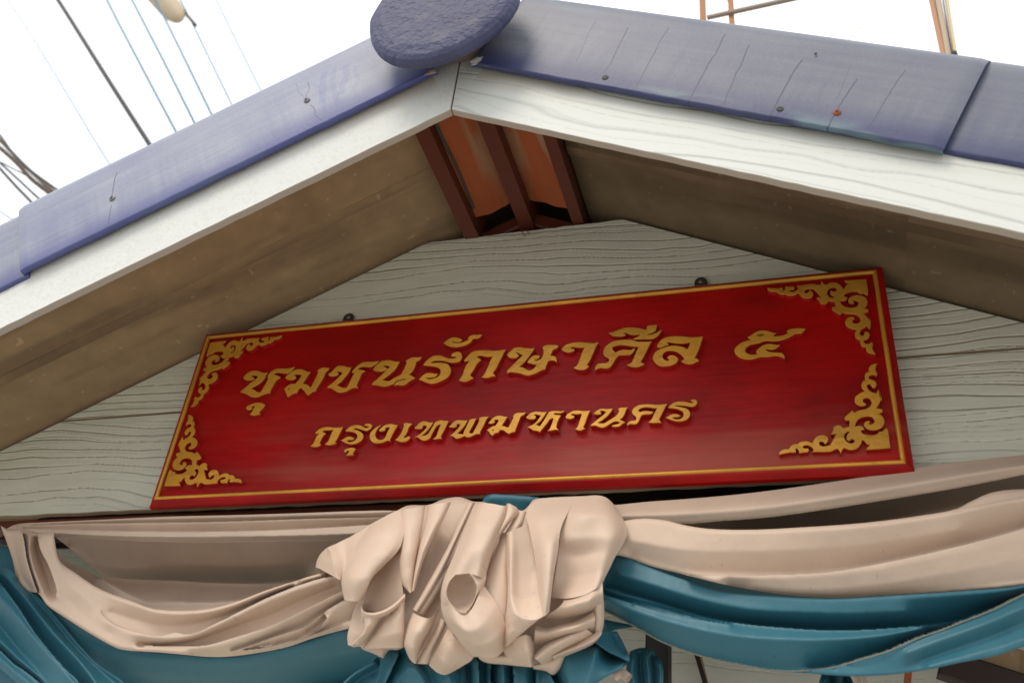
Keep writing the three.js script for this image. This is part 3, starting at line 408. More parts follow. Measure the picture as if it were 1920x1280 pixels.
// ───────────── cloth: a sheet that hangs from an outline, lifted along ridges and broken along overlapping folds (heights in mm in front of the wall)
function drape(name, parent, mat, { out, z = 60, lines, gap = 1.4, roll = 9, rollR = 11, smooth = 5, wob = 0.9, fn, boost = 1, puff = 0 }) {
  const o = smoothLoop(pairs(out), true, 6, 1.0), xs = o.map((q) => q[0]), ys = o.map((q) => q[1]);
  const val = (v, t) => Array.isArray(v) ? (() => { const f = t * (v.length - 1), i = Math.min(v.length - 2, Math.floor(f)); return lift(mix(v[i], v[i + 1], f - i)); })() : v == null ? v : lift(v);
  const lift = (v) => boost > 1 ? (v > 150 ? 160 + (v - 150) * 1.1 : 160 - (150 - v) * 0.13) : v;
  const cross = (ax, ay, bx, by, cx, cy, dx, dy) => { const s1 = (bx - ax) * (cy - ay) - (by - ay) * (cx - ax), s2 = (bx - ax) * (dy - ay) - (by - ay) * (dx - ax), s3 = (dx - cx) * (ay - cy) - (dy - cy) * (ax - cx), s4 = (dx - cx) * (by - cy) - (dy - cy) * (bx - cx); return s1 * s2 < 0 && s3 * s4 <= 0; };
  const curves = lines.map((L) => { const pts = smoothLoop(pairs(L[L.length - 1]), false, 8, 1.2), len = [0]; for (let k = 1; k < pts.length; k++) len.push(len[k - 1] + Math.hypot(pts[k][0] - pts[k - 1][0], pts[k][1] - pts[k - 1][1])); return { L, pts, len, step: L.length === 3 }; });
  const D0 = [Math.min(...xs), Math.min(...ys), Math.max(...xs), Math.max(...ys)];
  function solve(gap, prev, its) {
    const x0 = D0[0] - gap * 2, y0 = D0[1] - gap * 2, nx = Math.ceil((D0[2] - x0) / gap) + 3, ny = Math.ceil((D0[3] - y0) / gap) + 3, N = nx * ny;
    const inside = new Uint8Array(N), cutR = new Uint8Array(N), cutD = new Uint8Array(N), H = new Float32Array(N), sum = new Float32Array(N), cnt = new Uint16Array(N);
    for (let j = 0; j < ny; j++) {                                   // scan-line fill
      const y = y0 + j * gap + 1e-3, hits = [];
      for (let a = 0, b = o.length - 1; a < o.length; b = a++) if ((o[a][1] > y) !== (o[b][1] > y)) hits.push(o[a][0] + (y - o[a][1]) / (o[b][1] - o[a][1]) * (o[b][0] - o[a][0]));
      hits.sort((p, q) => p - q);
      for (let k = 0; k + 1 < hits.length; k += 2) for (let i = Math.ceil((hits[k] - x0) / gap); i <= (hits[k + 1] - x0) / gap; i++) if (i >= 0 && i < nx) inside[j * nx + i] = 1;
    }
    const fix = (i, j, v) => { if (i < 0 || j < 0 || i >= nx || j >= ny) return; const k = j * nx + i; if (inside[k]) { sum[k] += v; cnt[k]++; } };
    for (const { L, pts, len, step } of curves) for (let k = 0; k + 1 < pts.length; k++) {
      const l = len[k + 1] - len[k]; if (l < 1e-6) continue;
      const dx = (pts[k + 1][0] - pts[k][0]) / l, dy = (pts[k + 1][1] - pts[k][1]) / l, sub = Math.max(1, Math.ceil(l / (gap * 0.7)));
      for (let s = 0; s < sub; s++) {
        const t = (s + 0.5) / sub, px = mix(pts[k][0], pts[k + 1][0], t), py = mix(pts[k][1], pts[k + 1][1], t), tt = (len[k] + l * t) / len.at(-1);
        if (!step) { const v = val(L[0], tt); if (v != null) fix(Math.round((px - x0) / gap), Math.round((py - y0) / gap), v); continue; }
        for (const [sd, vv] of [[1, L[0]], [-1, L[1]]]) {
          if (vv == null) continue;
          const v = val(vv, tt), qx = px - dy * sd * gap * 0.8, qy = py + dx * sd * gap * 0.8, i = Math.round((qx - x0) / gap), j = Math.round((qy - y0) / gap);
          if (((x0 + i * gap - px) * -dy + (y0 + j * gap - py) * dx) * sd > 0) fix(i, j, v);
        }
      }
      if (step) {
        const ax = pts[k][0], ay = pts[k][1], bx = pts[k + 1][0], by = pts[k + 1][1];
        for (let j = Math.floor((Math.min(ay, by) - y0) / gap) - 1; j <= Math.ceil((Math.max(ay, by) - y0) / gap) + 1; j++) for (let i = Math.floor((Math.min(ax, bx) - x0) / gap) - 1; i <= Math.ceil((Math.max(ax, bx) - x0) / gap) + 1; i++) {
          if (i < 0 || j < 0 || i >= nx - 1 || j >= ny - 1) continue;
          const cx = x0 + i * gap, cy = y0 + j * gap;
          if (cross(ax, ay, bx, by, cx, cy, cx + gap, cy)) cutR[j * nx + i] = 1;
          if (cross(ax, ay, bx, by, cx, cy, cx, cy + gap)) cutD[j * nx + i] = 1;
        }
      }
    }
    const fixed = new Uint8Array(N); let av = 0, an = 0;
    for (let k = 0; k < N; k++) if (cnt[k]) { H[k] = sum[k] / cnt[k]; fixed[k] = 1; av += H[k]; an++; }
    for (let k = 0; k < N; k++) if (!fixed[k]) {
      H[k] = an ? av / an : z;
      if (prev) { const i = Math.round((x0 + (k % nx) * gap - prev.x0) / prev.gap), j = Math.round((y0 + Math.floor(k / nx) * gap - prev.y0) / prev.gap), m = j * prev.nx + i; if (i >= 0 && j >= 0 && i < prev.nx && j < prev.ny && prev.inside[m]) H[k] = prev.H[m]; }
    }
    const link = (k, d) => d === 0 ? inside[k + 1] && !cutR[k] : d === 1 ? inside[k - 1] && !cutR[k - 1] : d === 2 ? inside[k + nx] && !cutD[k] : inside[k - nx] && !cutD[k - nx];
    const D = [1, -1, nx, -nx], list = [];
    for (let k = 0; k < N; k++) if (inside[k]) list.push(k);
    const nb = new Int32Array(list.length * 4).fill(-1);
    list.forEach((k, q) => { let c = q * 4; for (let d = 0; d < 4; d++) if (link(k, d)) nb[c++] = k + D[d]; });
    const sweep = (w, hold, rev) => { for (let r = 0; r < list.length; r++) { const q = rev ? list.length - 1 - r : r, k = list[q]; if (hold && fixed[k]) continue; let s = 0, c = 0; for (let e = q * 4; e < q * 4 + 4 && nb[e] >= 0; e++) { s += H[nb[e]]; c++; } if (c) H[k] += w * (s / c + (hold ? puff * gap * gap / 4 : 0) - H[k]); } };
    for (let it = 0; it < its; it++) sweep(1.85, true, it % 2);
    for (let it = 0; it < 12; it++) sweep(1, true, it % 2);
    return { gap, x0, y0, nx, ny, N, inside, H, link, D, list, sweep };
  }
  let lv = null; for (const [m, its] of [[4, 160], [2, 70], [1, 50]]) lv = solve(gap * m, lv, its);
  const { x0, y0, nx, ny, N, inside, H, link, D, list, sweep } = lv;
  for (let it = 0; it < smooth * (2 / gap) ** 2; it++) sweep(0.7, false, it % 2);
  const near = (x, y) => { let best = 1e9, bp = [x, y]; for (let a = 0, b = o.length - 1; a < o.length; b = a++) { const ex = o[a][0] - o[b][0], ey = o[a][1] - o[b][1], t = Math.max(0, Math.min(1, ((x - o[b][0]) * ex + (y - o[b][1]) * ey) / (ex * ex + ey * ey || 1))), qx = o[b][0] + ex * t, qy = o[b][1] + ey * t, dd = Math.hypot(x - qx, y - qy); if (dd < best) { best = dd; bp = [qx, qy]; } } return [best, bp]; };
  const rim = new Uint8Array(N); list.forEach((k) => { for (let e = 1; e <= rollR / gap + 1; e++) for (const d of D) { const m = k + d * e; if (m >= 0 && m < N && !inside[m]) { rim[k] = 1; } } });
  const Z = Float32Array.from(H), pos = new Array(N), used = new Int32Array(N).fill(-1);
  for (const k of list) { const x = x0 + (k % nx) * gap, y = y0 + Math.floor(k / nx) * gap; Z[k] += wob * 2 * (fbm(x / 37 + z, y / 37, 3) - 0.5) + (fn ? fn(x, y) : 0); if (rim[k] && roll) { const [d] = near(x, y); if (d < rollR) Z[k] -= roll * (1 - Math.sqrt(Math.max(0, 1 - (1 - d / rollR) ** 2))); } pos[k] = at(x, y, Z[k] / 1000); }
  const nrm = new Array(N), V = () => new THREE.Vector3();
  for (const k of list) {
    const dir = (p, m) => { const a = link(k, p) ? k + D[p] : k, b = link(k, m) ? k + D[m] : k; if (a !== b) return pos[a].clone().sub(pos[b]); const x = x0 + (k % nx) * gap, y = y0 + Math.floor(k / nx) * gap; return at(x + (p === 0 ? gap : 0), y + (p === 2 ? gap : 0), Z[k] / 1000).sub(pos[k]); };
    nrm[k] = V().crossVectors(dir(2, 3), dir(0, 1)).normalize();
    if (nrm[k].dot(V().subVectors(CAM, pos[k])) < 0) nrm[k].negate();
  }
  const P_ = [], Nn = [], uv = [], ix = [];
  const vert = (k) => {
    if (used[k] >= 0) return used[k];
    let p = pos[k], n = nrm[k];
    if (!inside[k]) {
      let c = 0, zz = 0; n = V();
      for (let dj = -1; dj <= 1; dj++) for (let di = -1; di <= 1; di++) { const m = k + dj * nx + di; if (m >= 0 && m < N && inside[m]) { zz += Z[m]; c++; n.add(nrm[m]); } }
      const [, q] = near(x0 + (k % nx) * gap, y0 + Math.floor(k / nx) * gap); p = at(q[0], q[1], (zz / c - roll * 0.3) / 1000); n.normalize();
    }
    P_.push(p.x, p.y, p.z); Nn.push(n.x, n.y, n.z); uv.push(p.x, p.y);
    return (used[k] = P_.length / 3 - 1);
  };
  for (let j = 0; j < ny - 1; j++) for (let i = 0; i < nx - 1; i++) {
    const a = j * nx + i, q = [a, a + 1, a + nx + 1, a + nx], c = q.filter((k) => inside[k]).length;
    if (!c) continue;
    const [A, B, C, E] = q.map(vert);
    ix.push(A, C, B, A, E, C);
  }
  const g = new THREE.BufferGeometry();
  g.setAttribute('position', new THREE.Float32BufferAttribute(P_, 3)); g.setAttribute('normal', new THREE.Float32BufferAttribute(Nn, 3)); g.setAttribute('uv', new THREE.Float32BufferAttribute(uv, 2)); g.setIndex(ix);
  return mesh(name, g, mat, parent);
}
const weave = tex(256, 256, (x, y) => 0.5 + 0.25 * Math.sin(x * 5200) + 0.25 * Math.sin(y * 5200), false, 0.12, 0.12);
const satin = (r, g, b, rough, sh, sc) => new THREE.MeshPhysicalMaterial({ map: tex(256, 256, (x, y) => { const k = 0.94 + 0.12 * fbm(x * 18, y * 18, 3) - 0.25 * sm(0.93, 0.97, vn(x * 230, y * 230)) * sm(0.6, 0.7, vn(x * 11, y * 11)); return [r * k, g * k, b * k]; }, true, 0.5, 0.5), roughness: rough, sheen: sh, sheenRoughness: 0.5, sheenColor: lin(...sc), side: THREE.DoubleSide });
const C = { cream: satin(0.68, 0.52, 0.40, 0.58, 0.6, [0.9, 0.86, 0.84]), blue: satin(0.03, 0.148, 0.2, 0.46, 0.8, [0.35, 0.58, 0.7]) };

// blue cloth first (it hangs behind), then cream, then the rosette
const bl = thing('blue_swag', 'teal blue satin cloth hanging in diagonal folds at the lower left under the cream swag', 'drapery', [0, 0, 0]);
drape('swag_fold', bl, C.blue, {
  out: [-60,1000,40,1040,90,1100,140,1150,215,1195,270,1208,340,1212,430,1215,540,1195,640,1160,720,1150,720,1340,-60,1340], smooth: 8, lines: [
    [[52, 62, 70, 66], [70,1112,117,1160,167,1195,208,1215,267,1228,344,1233,422,1240,475,1236,560,1214,650,1186,715,1172]],
    [[20, 20, 20], [190,1240,260,1262,344,1268,475,1262,600,1235,700,1215]], [[-120, -150, -150], [230,1300,344,1318,475,1318,600,1290,715,1262]]] });
drape('hanging_fold', bl, C.blue, {
  out: [-60,1020,0,1062,17,1067,38,1090,72,1118,97,1147,117,1170,150,1210,183,1244,233,1279,280,1335,-60,1335], z: 80, roll: 5, rollR: 6, smooth: 4, lines: [
    [[88, 96], [0,1074,22,1092,55,1130,100,1187,142,1230,177,1279,205,1330]],
    [[60, 62], [30,1085,60,1120,97,1160,140,1215,180,1250,225,1290,262,1335]],
    [[70, 70], [70,1118,97,1149,117,1172,150,1212,183,1246,233,1281]],
    [108, 62, [-40,1050,3,1097,33,1137,67,1189,117,1249,147,1279,185,1330]],
    [[118, 118], [-40,1085,0,1122,42,1170,83,1217,133,1272,175,1330]],
    [[78, 80, 100], [-40,1130,0,1175,33,1217,57,1244,95,1290]],
    [[104, 106], [-40,1165,0,1205,38,1240,80,1279,120,1330]],
    [102, 70, [-40,1185,0,1220,25,1244,42,1255,72,1279,115,1330]],
    [[112, 112], [-40,1205,0,1237,33,1266,60,1290]], [60, 100, [-40,1225,0,1255,30,1280,60,1310]]] });
const br = thing('blue_swag', 'teal blue satin cloth with a frayed hem sagging below the cream swag on the right', 'drapery');
drape('swag_fold', br, C.blue, {
  out: [1110,1020,1165,1040,1220,1064,1300,1092,1355,1109,1400,1114,1475,1119,1566,1122,1694,1115,1803,1108,1920,1097,1990,1080,1990,1195,1920,1212,1865,1230,1802,1242,1740,1255,1665,1265,1590,1267,1515,1262,1440,1257,1387,1246,1337,1236,1287,1221,1237,1201,1187,1173,1133,1144,1110,1130], z: 70, roll: 3, rollR: 6, smooth: 4, lines: [
    [[92, 100, 100, 96], [1165,1046,1220,1070,1300,1099,1355,1116,1475,1127,1566,1129,1694,1123,1803,1116,1920,1106,1985,1090]],
    [[100, 100, 92], [1160,1075,1220,1095,1300,1120,1400,1142,1500,1148,1600,1150,1700,1146]],
    [[98, 94, 90], [58, 44, 30, 20], [1130,1101,1150,1108,1203,1122,1270,1142,1320,1157,1390,1169,1472,1177,1566,1182,1694,1176,1803,1164,1920,1113,1985,1088]],
    [[100, 62], [1135,1104,1203,1124,1270,1145,1320,1160]],
    [[105, 104], [78, 80], [1130,1114,1187,1132,1253,1151,1320,1163,1372,1171]],
    [[108, 112, 110, 104], [1135,1122,1187,1143,1253,1166,1320,1182,1387,1193,1472,1198,1566,1198,1650,1192,1730,1178]],
    [[96, 96, 90], [1133,1130,1187,1157,1253,1180,1320,1202,1387,1215,1472,1225,1540,1222]],
    [[72, 72, 66], [1133,1139,1187,1168,1237,1196,1287,1216,1337,1231,1387,1241,1440,1251,1515,1254]],
    [[98, 104, 100], [60, 52, 56], [1515,1257,1565,1251,1615,1236,1665,1221,1715,1199,1765,1182,1800,1168,1860,1144,1920,1115,1985,1092]],
    [[110, 116, 112], [1700,1225,1765,1200,1860,1165,1930,1135,1985,1112]], [[92, 96, 92], [1700,1250,1800,1215,1865,1192,1930,1165,1985,1150]], [[108, 108], [1740,1248,1802,1232,1865,1217,1930,1195]]] });
drape('back_fold', br, C.blue, { out: [1150,1030,1220,1050,1290,1068,1366,1088,1475,1106,1566,1112,1640,1112,1640,1130,1566,1136,1475,1135,1355,1128,1220,1090,1150,1070], z: 40, roll: 0, lines: [[[58, 60, 62], [1160,1040,1290,1072,1475,1110,1630,1116]], [[30, 30], [1160,1066,1290,1105,1475,1130,1630,1128]]] });
{ // frayed hem: a fuzzy line of short loose threads
  const t = [], hem = smoothLoop(pairs([1133,1144,1187,1173,1237,1201,1287,1221,1337,1236,1387,1246,1440,1256,1515,1257,1565,1251,1615,1236,1665,1221,1715,1199,1765,1182,1800,1168,1860,1144,1920,1115,1985,1092]), false, 10);
  const zAt = (x) => x < 1500 ? 0.073 : mix(0.076, 0.106, sm(1500, 1620, x));
  t.push(tube(hem.filter((q, i) => i % 4 === 0).map(([x, y]) => at(x, y, zAt(x))), 0.0011, 240, 5).toNonIndexed());
  for (let k = 0; k < 900; k++) { const f = rnd() * (hem.length - 1.01), i = Math.floor(f), x = mix(hem[i][0], hem[i + 1][0], f - i), y = mix(hem[i][1], hem[i + 1][1], f - i), l = 1.5 + rnd() * 3; const q = at(x, y, zAt(x)), e = at(x + (rnd() - 0.5) * 3, y - l, zAt(x) + 0.001); t.push(bar(q, e, 0.0005, 0.0005, null, null, null)); }
  for (const g of t) for (const n of Object.keys(g.attributes)) if (!['position', 'normal', 'uv'].includes(n)) g.deleteAttribute(n);
  const m = mesh('frayed_hem', mergeGeometries(t), std({ color: lin(0.24, 0.25, 0.2), roughness: 0.95 }), br); m.userData.kind = 'stuff';
}
const bt = thing('blue_rosette', 'teal blue satin ruffle hanging out below the cream rosette', 'drapery');
drape('ruffle', bt, C.blue, {
  out: [590,1330,640,1282,663,1262,690,1245,707,1232,730,1205,800,1190,1000,1190,1080,1200,1127,1185,1157,1183,1173,1213,1181,1236,1176,1245,1140,1267,1118,1284,1110,1330], z: 60, roll: 4, rollR: 7, smooth: 3, lines: [
    [[70, 70], [642,1283,663,1265,690,1250,707,1240]], [[40, 44], [655,1290,680,1268,705,1256]],
    [50, 64, [712,1232,712,1255,700,1290]], [[86, 84], [742,1225,728,1250,712,1290]],
    [88, 60, [750,1222,740,1245,718,1290]], [[80, 80], [765,1225,760,1245,745,1290]],
    [[96, 104, 100], [745,1290,752,1268,766,1248,780,1252,790,1268,800,1290]], [[78, 78], [775,1235,800,1255,815,1290]],
    [[110, 100], [840,1262,845,1300]], [84, 108, [866,1248,868,1295]], [[62, 60], [876,1245,880,1295]], [[104, 104], [889,1240,893,1295]],
    [108, 66, [897,1238,900,1295]], [[64, 64], [911,1240,911,1295]], [108, 60, [921,1240,920,1270,922,1295]], [[112, 112], [943,1246,945,1295]], [58, 106, [962,1246,963,1295]], [[98, 98], [985,1250,990,1295]], [64, 100, [1005,1252,1006,1295]], [[92, 92], [1015,1258,1022,1295]], [104, 58, [1030,1260,1040,1280,1050,1300]],
    [[120, 118, 122], [1062,1226,1060,1260,1075,1300]], [[128, 126], [1120,1212,1110,1250,1095,1300]],
    [[126, 124, 118], [58, 60, 84], [1178,1241,1163,1233,1140,1222,1120,1208,1100,1195]], [[44, 52], [1150,1190,1160,1215,1172,1230]], [[118, 112], [1172,1243,1140,1264,1115,1284]]] });
drape('upper_ruffle', bt, C.blue, { out: [905,938,915,928,945,927,985,930,1010,932,1010,960,975,970,930,965,905,950], z: 60, roll: 4, lines: [[78, [915,934,950,932,1000,936]], [62, [920,955,970,962,1000,955]]] });
drape('back_fold', bt, C.blue, { out: [1090,1150,1130,1160,1200,1174,1188,1176,1157,1180,1130,1188,1090,1190], z: 40, roll: 2, lines: [[44, [1095,1160,1140,1170,1190,1175]], [28, [1100,1182,1130,1183]]] });
for (const [x, y, lb] of [[1210, 1246, 'small knotted blue cloth tied beside the dark post'], [1570, 1285, 'small knotted blue and white cloth at the bottom edge under the right swag']]) {
  const k = thing('cloth_knot', lb, 'knot');
  const S = (a) => a.map((v, i) => i % 2 ? v + y : v + x);
  drape('knot', k, C.blue, { out: S([-34,-4,-28,-26,-8,-32,14,-28,28,-12,34,14,30,44,0,60,-28,50,-36,24]), z: 0, roll: 14, rollR: 14, smooth: 3, lines: [[30, S([-20,-16,-22,12,-16,44])], [-20, S([-8,-20,-8,10,-4,44])], [36, S([2,-20,6,10,8,44])], [-20, S([12,-18,18,8,18,40])], [28, S([22,-6,26,14,24,40])]] });
  if (x > 1300) for (const dx of [42, 54]) mesh('white_band', tube([[dx - 6, -22], [dx, -2], [dx - 8, 30]].map(([a, b]) => at(x + a, y + b, 0.03)), 0.004, 20, 6), C.cream, k);
  else mesh('cream_end', tube([[-58, 22], [-45, 16], [-30, 26]].map(([a, b]) => at(x + a, y + b, 0.05)), 0.008, 20, 8), C.cream, k);
}
const cl = thing('cream_swag', 'cream satin cloth draped from the left corner to the rosette, open in the middle', 'drapery');
drape('back_panel', cl, C.cream, { out: [90,996,160,1000,320,1005,500,1004,660,1004,720,1010,720,1060,660,1080,606,1076,541,1096,431,1098,320,1092,200,1084,160,1052,120,1020], z: 20, roll: 0, lines: [[[-60, -60, -60], [110,1006,320,1012,500,1012,690,1010]], [[-90, -130, -130], [130,1024,190,1060,320,1062,500,1060,640,1045]], [[-110, -200, -200], [150,1045,200,1082,320,1088,431,1092,541,1090,640,1072]]] });
drape('inner_fold', cl, C.cream, { out: [98,1006,106,1030,120,1046,142,1062,160,1066,183,1081,217,1084,320,1089,431,1094,541,1092,610,1072,680,1090,640,1112,540,1125,440,1150,340,1165,250,1150,180,1120,130,1088,100,1048], z: 30, roll: 2, lines: [[[-60, -130, -130], [110,1040,160,1072,217,1089,320,1094,431,1099,541,1097,610,1080]], [[-10, -10], [-60, -60], [185,1083,230,1108,283,1130,320,1128,366,1130,436,1127,500,1118]], [[-80, -80], [230,1100,320,1120,436,1120,520,1108]], [[20, 20], [250,1140,340,1150,440,1140]]] });
drape('gathered_top', cl, C.cream, { gap: 0.8, out: [10,992,25,984,83,979,167,975,320,968,450,965,580,961,663,958,735,957,800,960,780,1000,690,1014,647,1013,580,1014,450,1016,320,1016,250,1014,167,1010,100,1004,32,994], z: 50, roll: 3, rollR: 4, smooth: 1, wob: 0.4, lines: [
    [[50, 58, 58], [60,982,167,977,320,972,580,966,735,960]],
    [[58, 66, 66], [42, 40, 40], [34,987,83,984,150,982,320,980,450,977,580,972.5,720,970,790,968]],
    [[62, 78, 78], [48, 44, 44], [33,991,133,994,220,996,320,997,450,996,580,991,690,984,780,976]], [[66, 76, 76], [60,997,167,1003,320,1007,580,1004,690,1000]], [[52, 44, 44], [60,1001,167,1009,320,1014,580,1012,690,1011]]] });
drape('front_fold', cl, C.cream, {
  out: [0,985,14,992,40,994,70,1000,100,1000,103,1020,106,1038,113,1054,138,1072,183,1102,250,1128,283,1140,300,1143,344,1145,387,1142,440,1129,497,1107,547,1091,606,1074,650,1070,720,1080,720,1165,650,1179,584,1197,541,1212,475,1225,422,1231,387,1231,344,1227,300,1223,267,1221,225,1217,208,1210,167,1187,117,1155,88,1135,70,1112,50,1108,33,1090,22,1047], z: 90, roll: 8, rollR: 8, smooth: 3, lines: [
    [[60, 66, 62], [20,1000,32,1050,44,1085,62,1106]], [[98, 100, 104], [58, 60, 58], [70,1110,60,1082,50,1048,45,1015,42,1000].reverse().reduce((a, v, i, r) => { if (i % 2) a.push(v, r[i - 1]); return a; }, [])],
    [[96, 104, 110, 112], [54,1005,53,1032,60,1065,70,1093,84,1120,96,1134]],
    [[44, 36, 50, 92], [110, 116, 118, 112], [70,1006,74,1027,90,1060,100,1087,105,1105,104,1122]], [[34, 36, 60], [66,1022,76,1052,90,1088,97,1112]],
    [[112, 122, 124], [88,1004,96,1030,108,1060,122,1085,150,1115]], [[118, 124, 128, 130], [113,1060,138,1078,183,1108,250,1134,300,1149,344,1151,387,1148,440,1135,497,1113,547,1097,606,1080]],
    [[122, 120], [140,1105,170,1135]], [[104, 96, 92, 90, 88], [205,1147,250,1160,300,1172,340,1172,409,1156,497,1118,560,1092]],
    [[118, 124, 126, 124, 122], [112, 92, 88, 86, 90], [188,1146,195,1156,217,1172,267,1187,297,1192,328,1186,355,1189,409,1166,453,1144,497,1122,551,1100,606,1083,650,1078]],
    [[124, 126, 122], [200,1166,250,1188,297,1198,355,1196,409,1173,497,1130,551,1109,620,1087]],
    [[112, 114], [130,1125,170,1165,210,1190]],
    [[92, 84, 80, 82], [260,1208,300,1208,387,1192,453,1170,510,1152,560,1128,630,1098]],
    [[110, 118, 122, 118], [84, 80, 82, 84], [270,1210,320,1211,387,1209,431,1197,475,1184,510,1172,551,1153,595,1131,641,1107,690,1085]],
    [[112, 114, 112], [240,1213,300,1217,387,1217,431,1208,510,1181,595,1139,650,1112]],
    [[108, 112, 112], [90, 86, 88], [431,1221,466,1210,497,1199,530,1188,573,1173,602,1151,641,1127,690,1105]],
    [[106, 104], [86, 84], [486,1210,541,1205,573,1190,600,1175,613,1158,608,1150]], [[108, 112], [613,1160,630,1140,660,1128]], [[78, 82], [575,1186,600,1170,608,1156]],
    [[102, 104, 100], [84, 82, 84], [453,1219,497,1213,562,1197,606,1182,654,1164,700,1152]], [[78, 76], [360,1229,450,1227,541,1209,640,1179]]] });
const cr = thing('cream_swag', 'cream satin cloth draped from the rosette to the right edge in two broad folds', 'drapery');
drape('back_panel', cr, C.cream, { out: [1150,945,1290,950,1440,940,1657,908,1920,858,1990,845,1990,950,1900,960,1730,985,1512,1005,1402,1008,1287,1000,1160,1000], z: 10, roll: 0, lines: [[[-70, -70], [1180,958,1440,950,1657,920,1985,856]], [[-190, -190], [1180,985,1402,995,1621,985,1821,945,1985,922]]] });
drape('gathered_top', cr, C.cream, { out: [1140,948,1169,945,1220,940,1277,936,1390,926,1500,912,1600,897,1694,881,1800,866,1920,852,1990,843,1990,876,1920,890,1800,914,1657,938,1550,955,1439,970,1350,977,1287,982,1200,980,1140,976], z: 60, roll: 7, rollR: 8, smooth: 8, lines: [[[40, 44, 44], [1150,950,1277,940,1500,917,1694,887,1985,850]], [[72, 88, 90], [1160,966,1287,960,1439,948,1657,915,1800,890,1985,860]], [[60, 74, 74], [1160,974,1287,977,1439,966,1657,933,1800,908,1985,874]]] });
drape('front_fold', cr, C.cream, {
  out: [1120,990,1172,976,1204,972,1246,975,1287,985,1329,991,1402,993,1512,988,1621,980,1730,966,1796,953,1821,940,1858,924,1894,918,1920,917,1990,910,1990,1085,1920,1097,1803,1108,1694,1115,1566,1121,1475,1115,1366,1097,1275,1075,1220,1061,1165,1042,1120,1040], z: 110, roll: 7, rollR: 9, smooth: 4, lines: [
    [[112, 128, 136, 134, 130], [1150,985,1204,981,1246,984,1287,993,1340,999,1402,1000,1512,996,1621,988,1730,974,1796,962,1860,946,1985,930]],
    [[118, 120, 116], [1170,1010,1287,1030,1402,1033,1540,1028,1680,1012,1800,992]], [[98, 92, 90, 88], [1180,1040,1275,1068,1402,1072,1512,1068,1621,1055,1740,1030,1850,1004]],
    [[118, 124, 124, 122], [96, 88, 84, 84], [1275,1076,1311,1078,1375,1079,1439,1078,1548,1073,1657,1055,1767,1031,1850,1010,1920,990,1985,970]],
    [[120, 122, 120], [1320,1083,1439,1085,1548,1081,1657,1065,1767,1042,1920,1004,1985,985]],
    [[104, 106, 108], [1400,1100,1500,1108,1650,1096,1800,1070,1985,1032]], [[82, 84, 88], [1366,1094,1475,1112,1566,1117,1694,1110,1803,1102,1985,1080]],
    [[130, 130], [124, 122], [1796,954,1840,948,1880,940,1930,932,1985,928]]] });
const rs = thing('cream_rosette', 'big gathered cream satin rosette in the middle under the red sign', 'drapery');
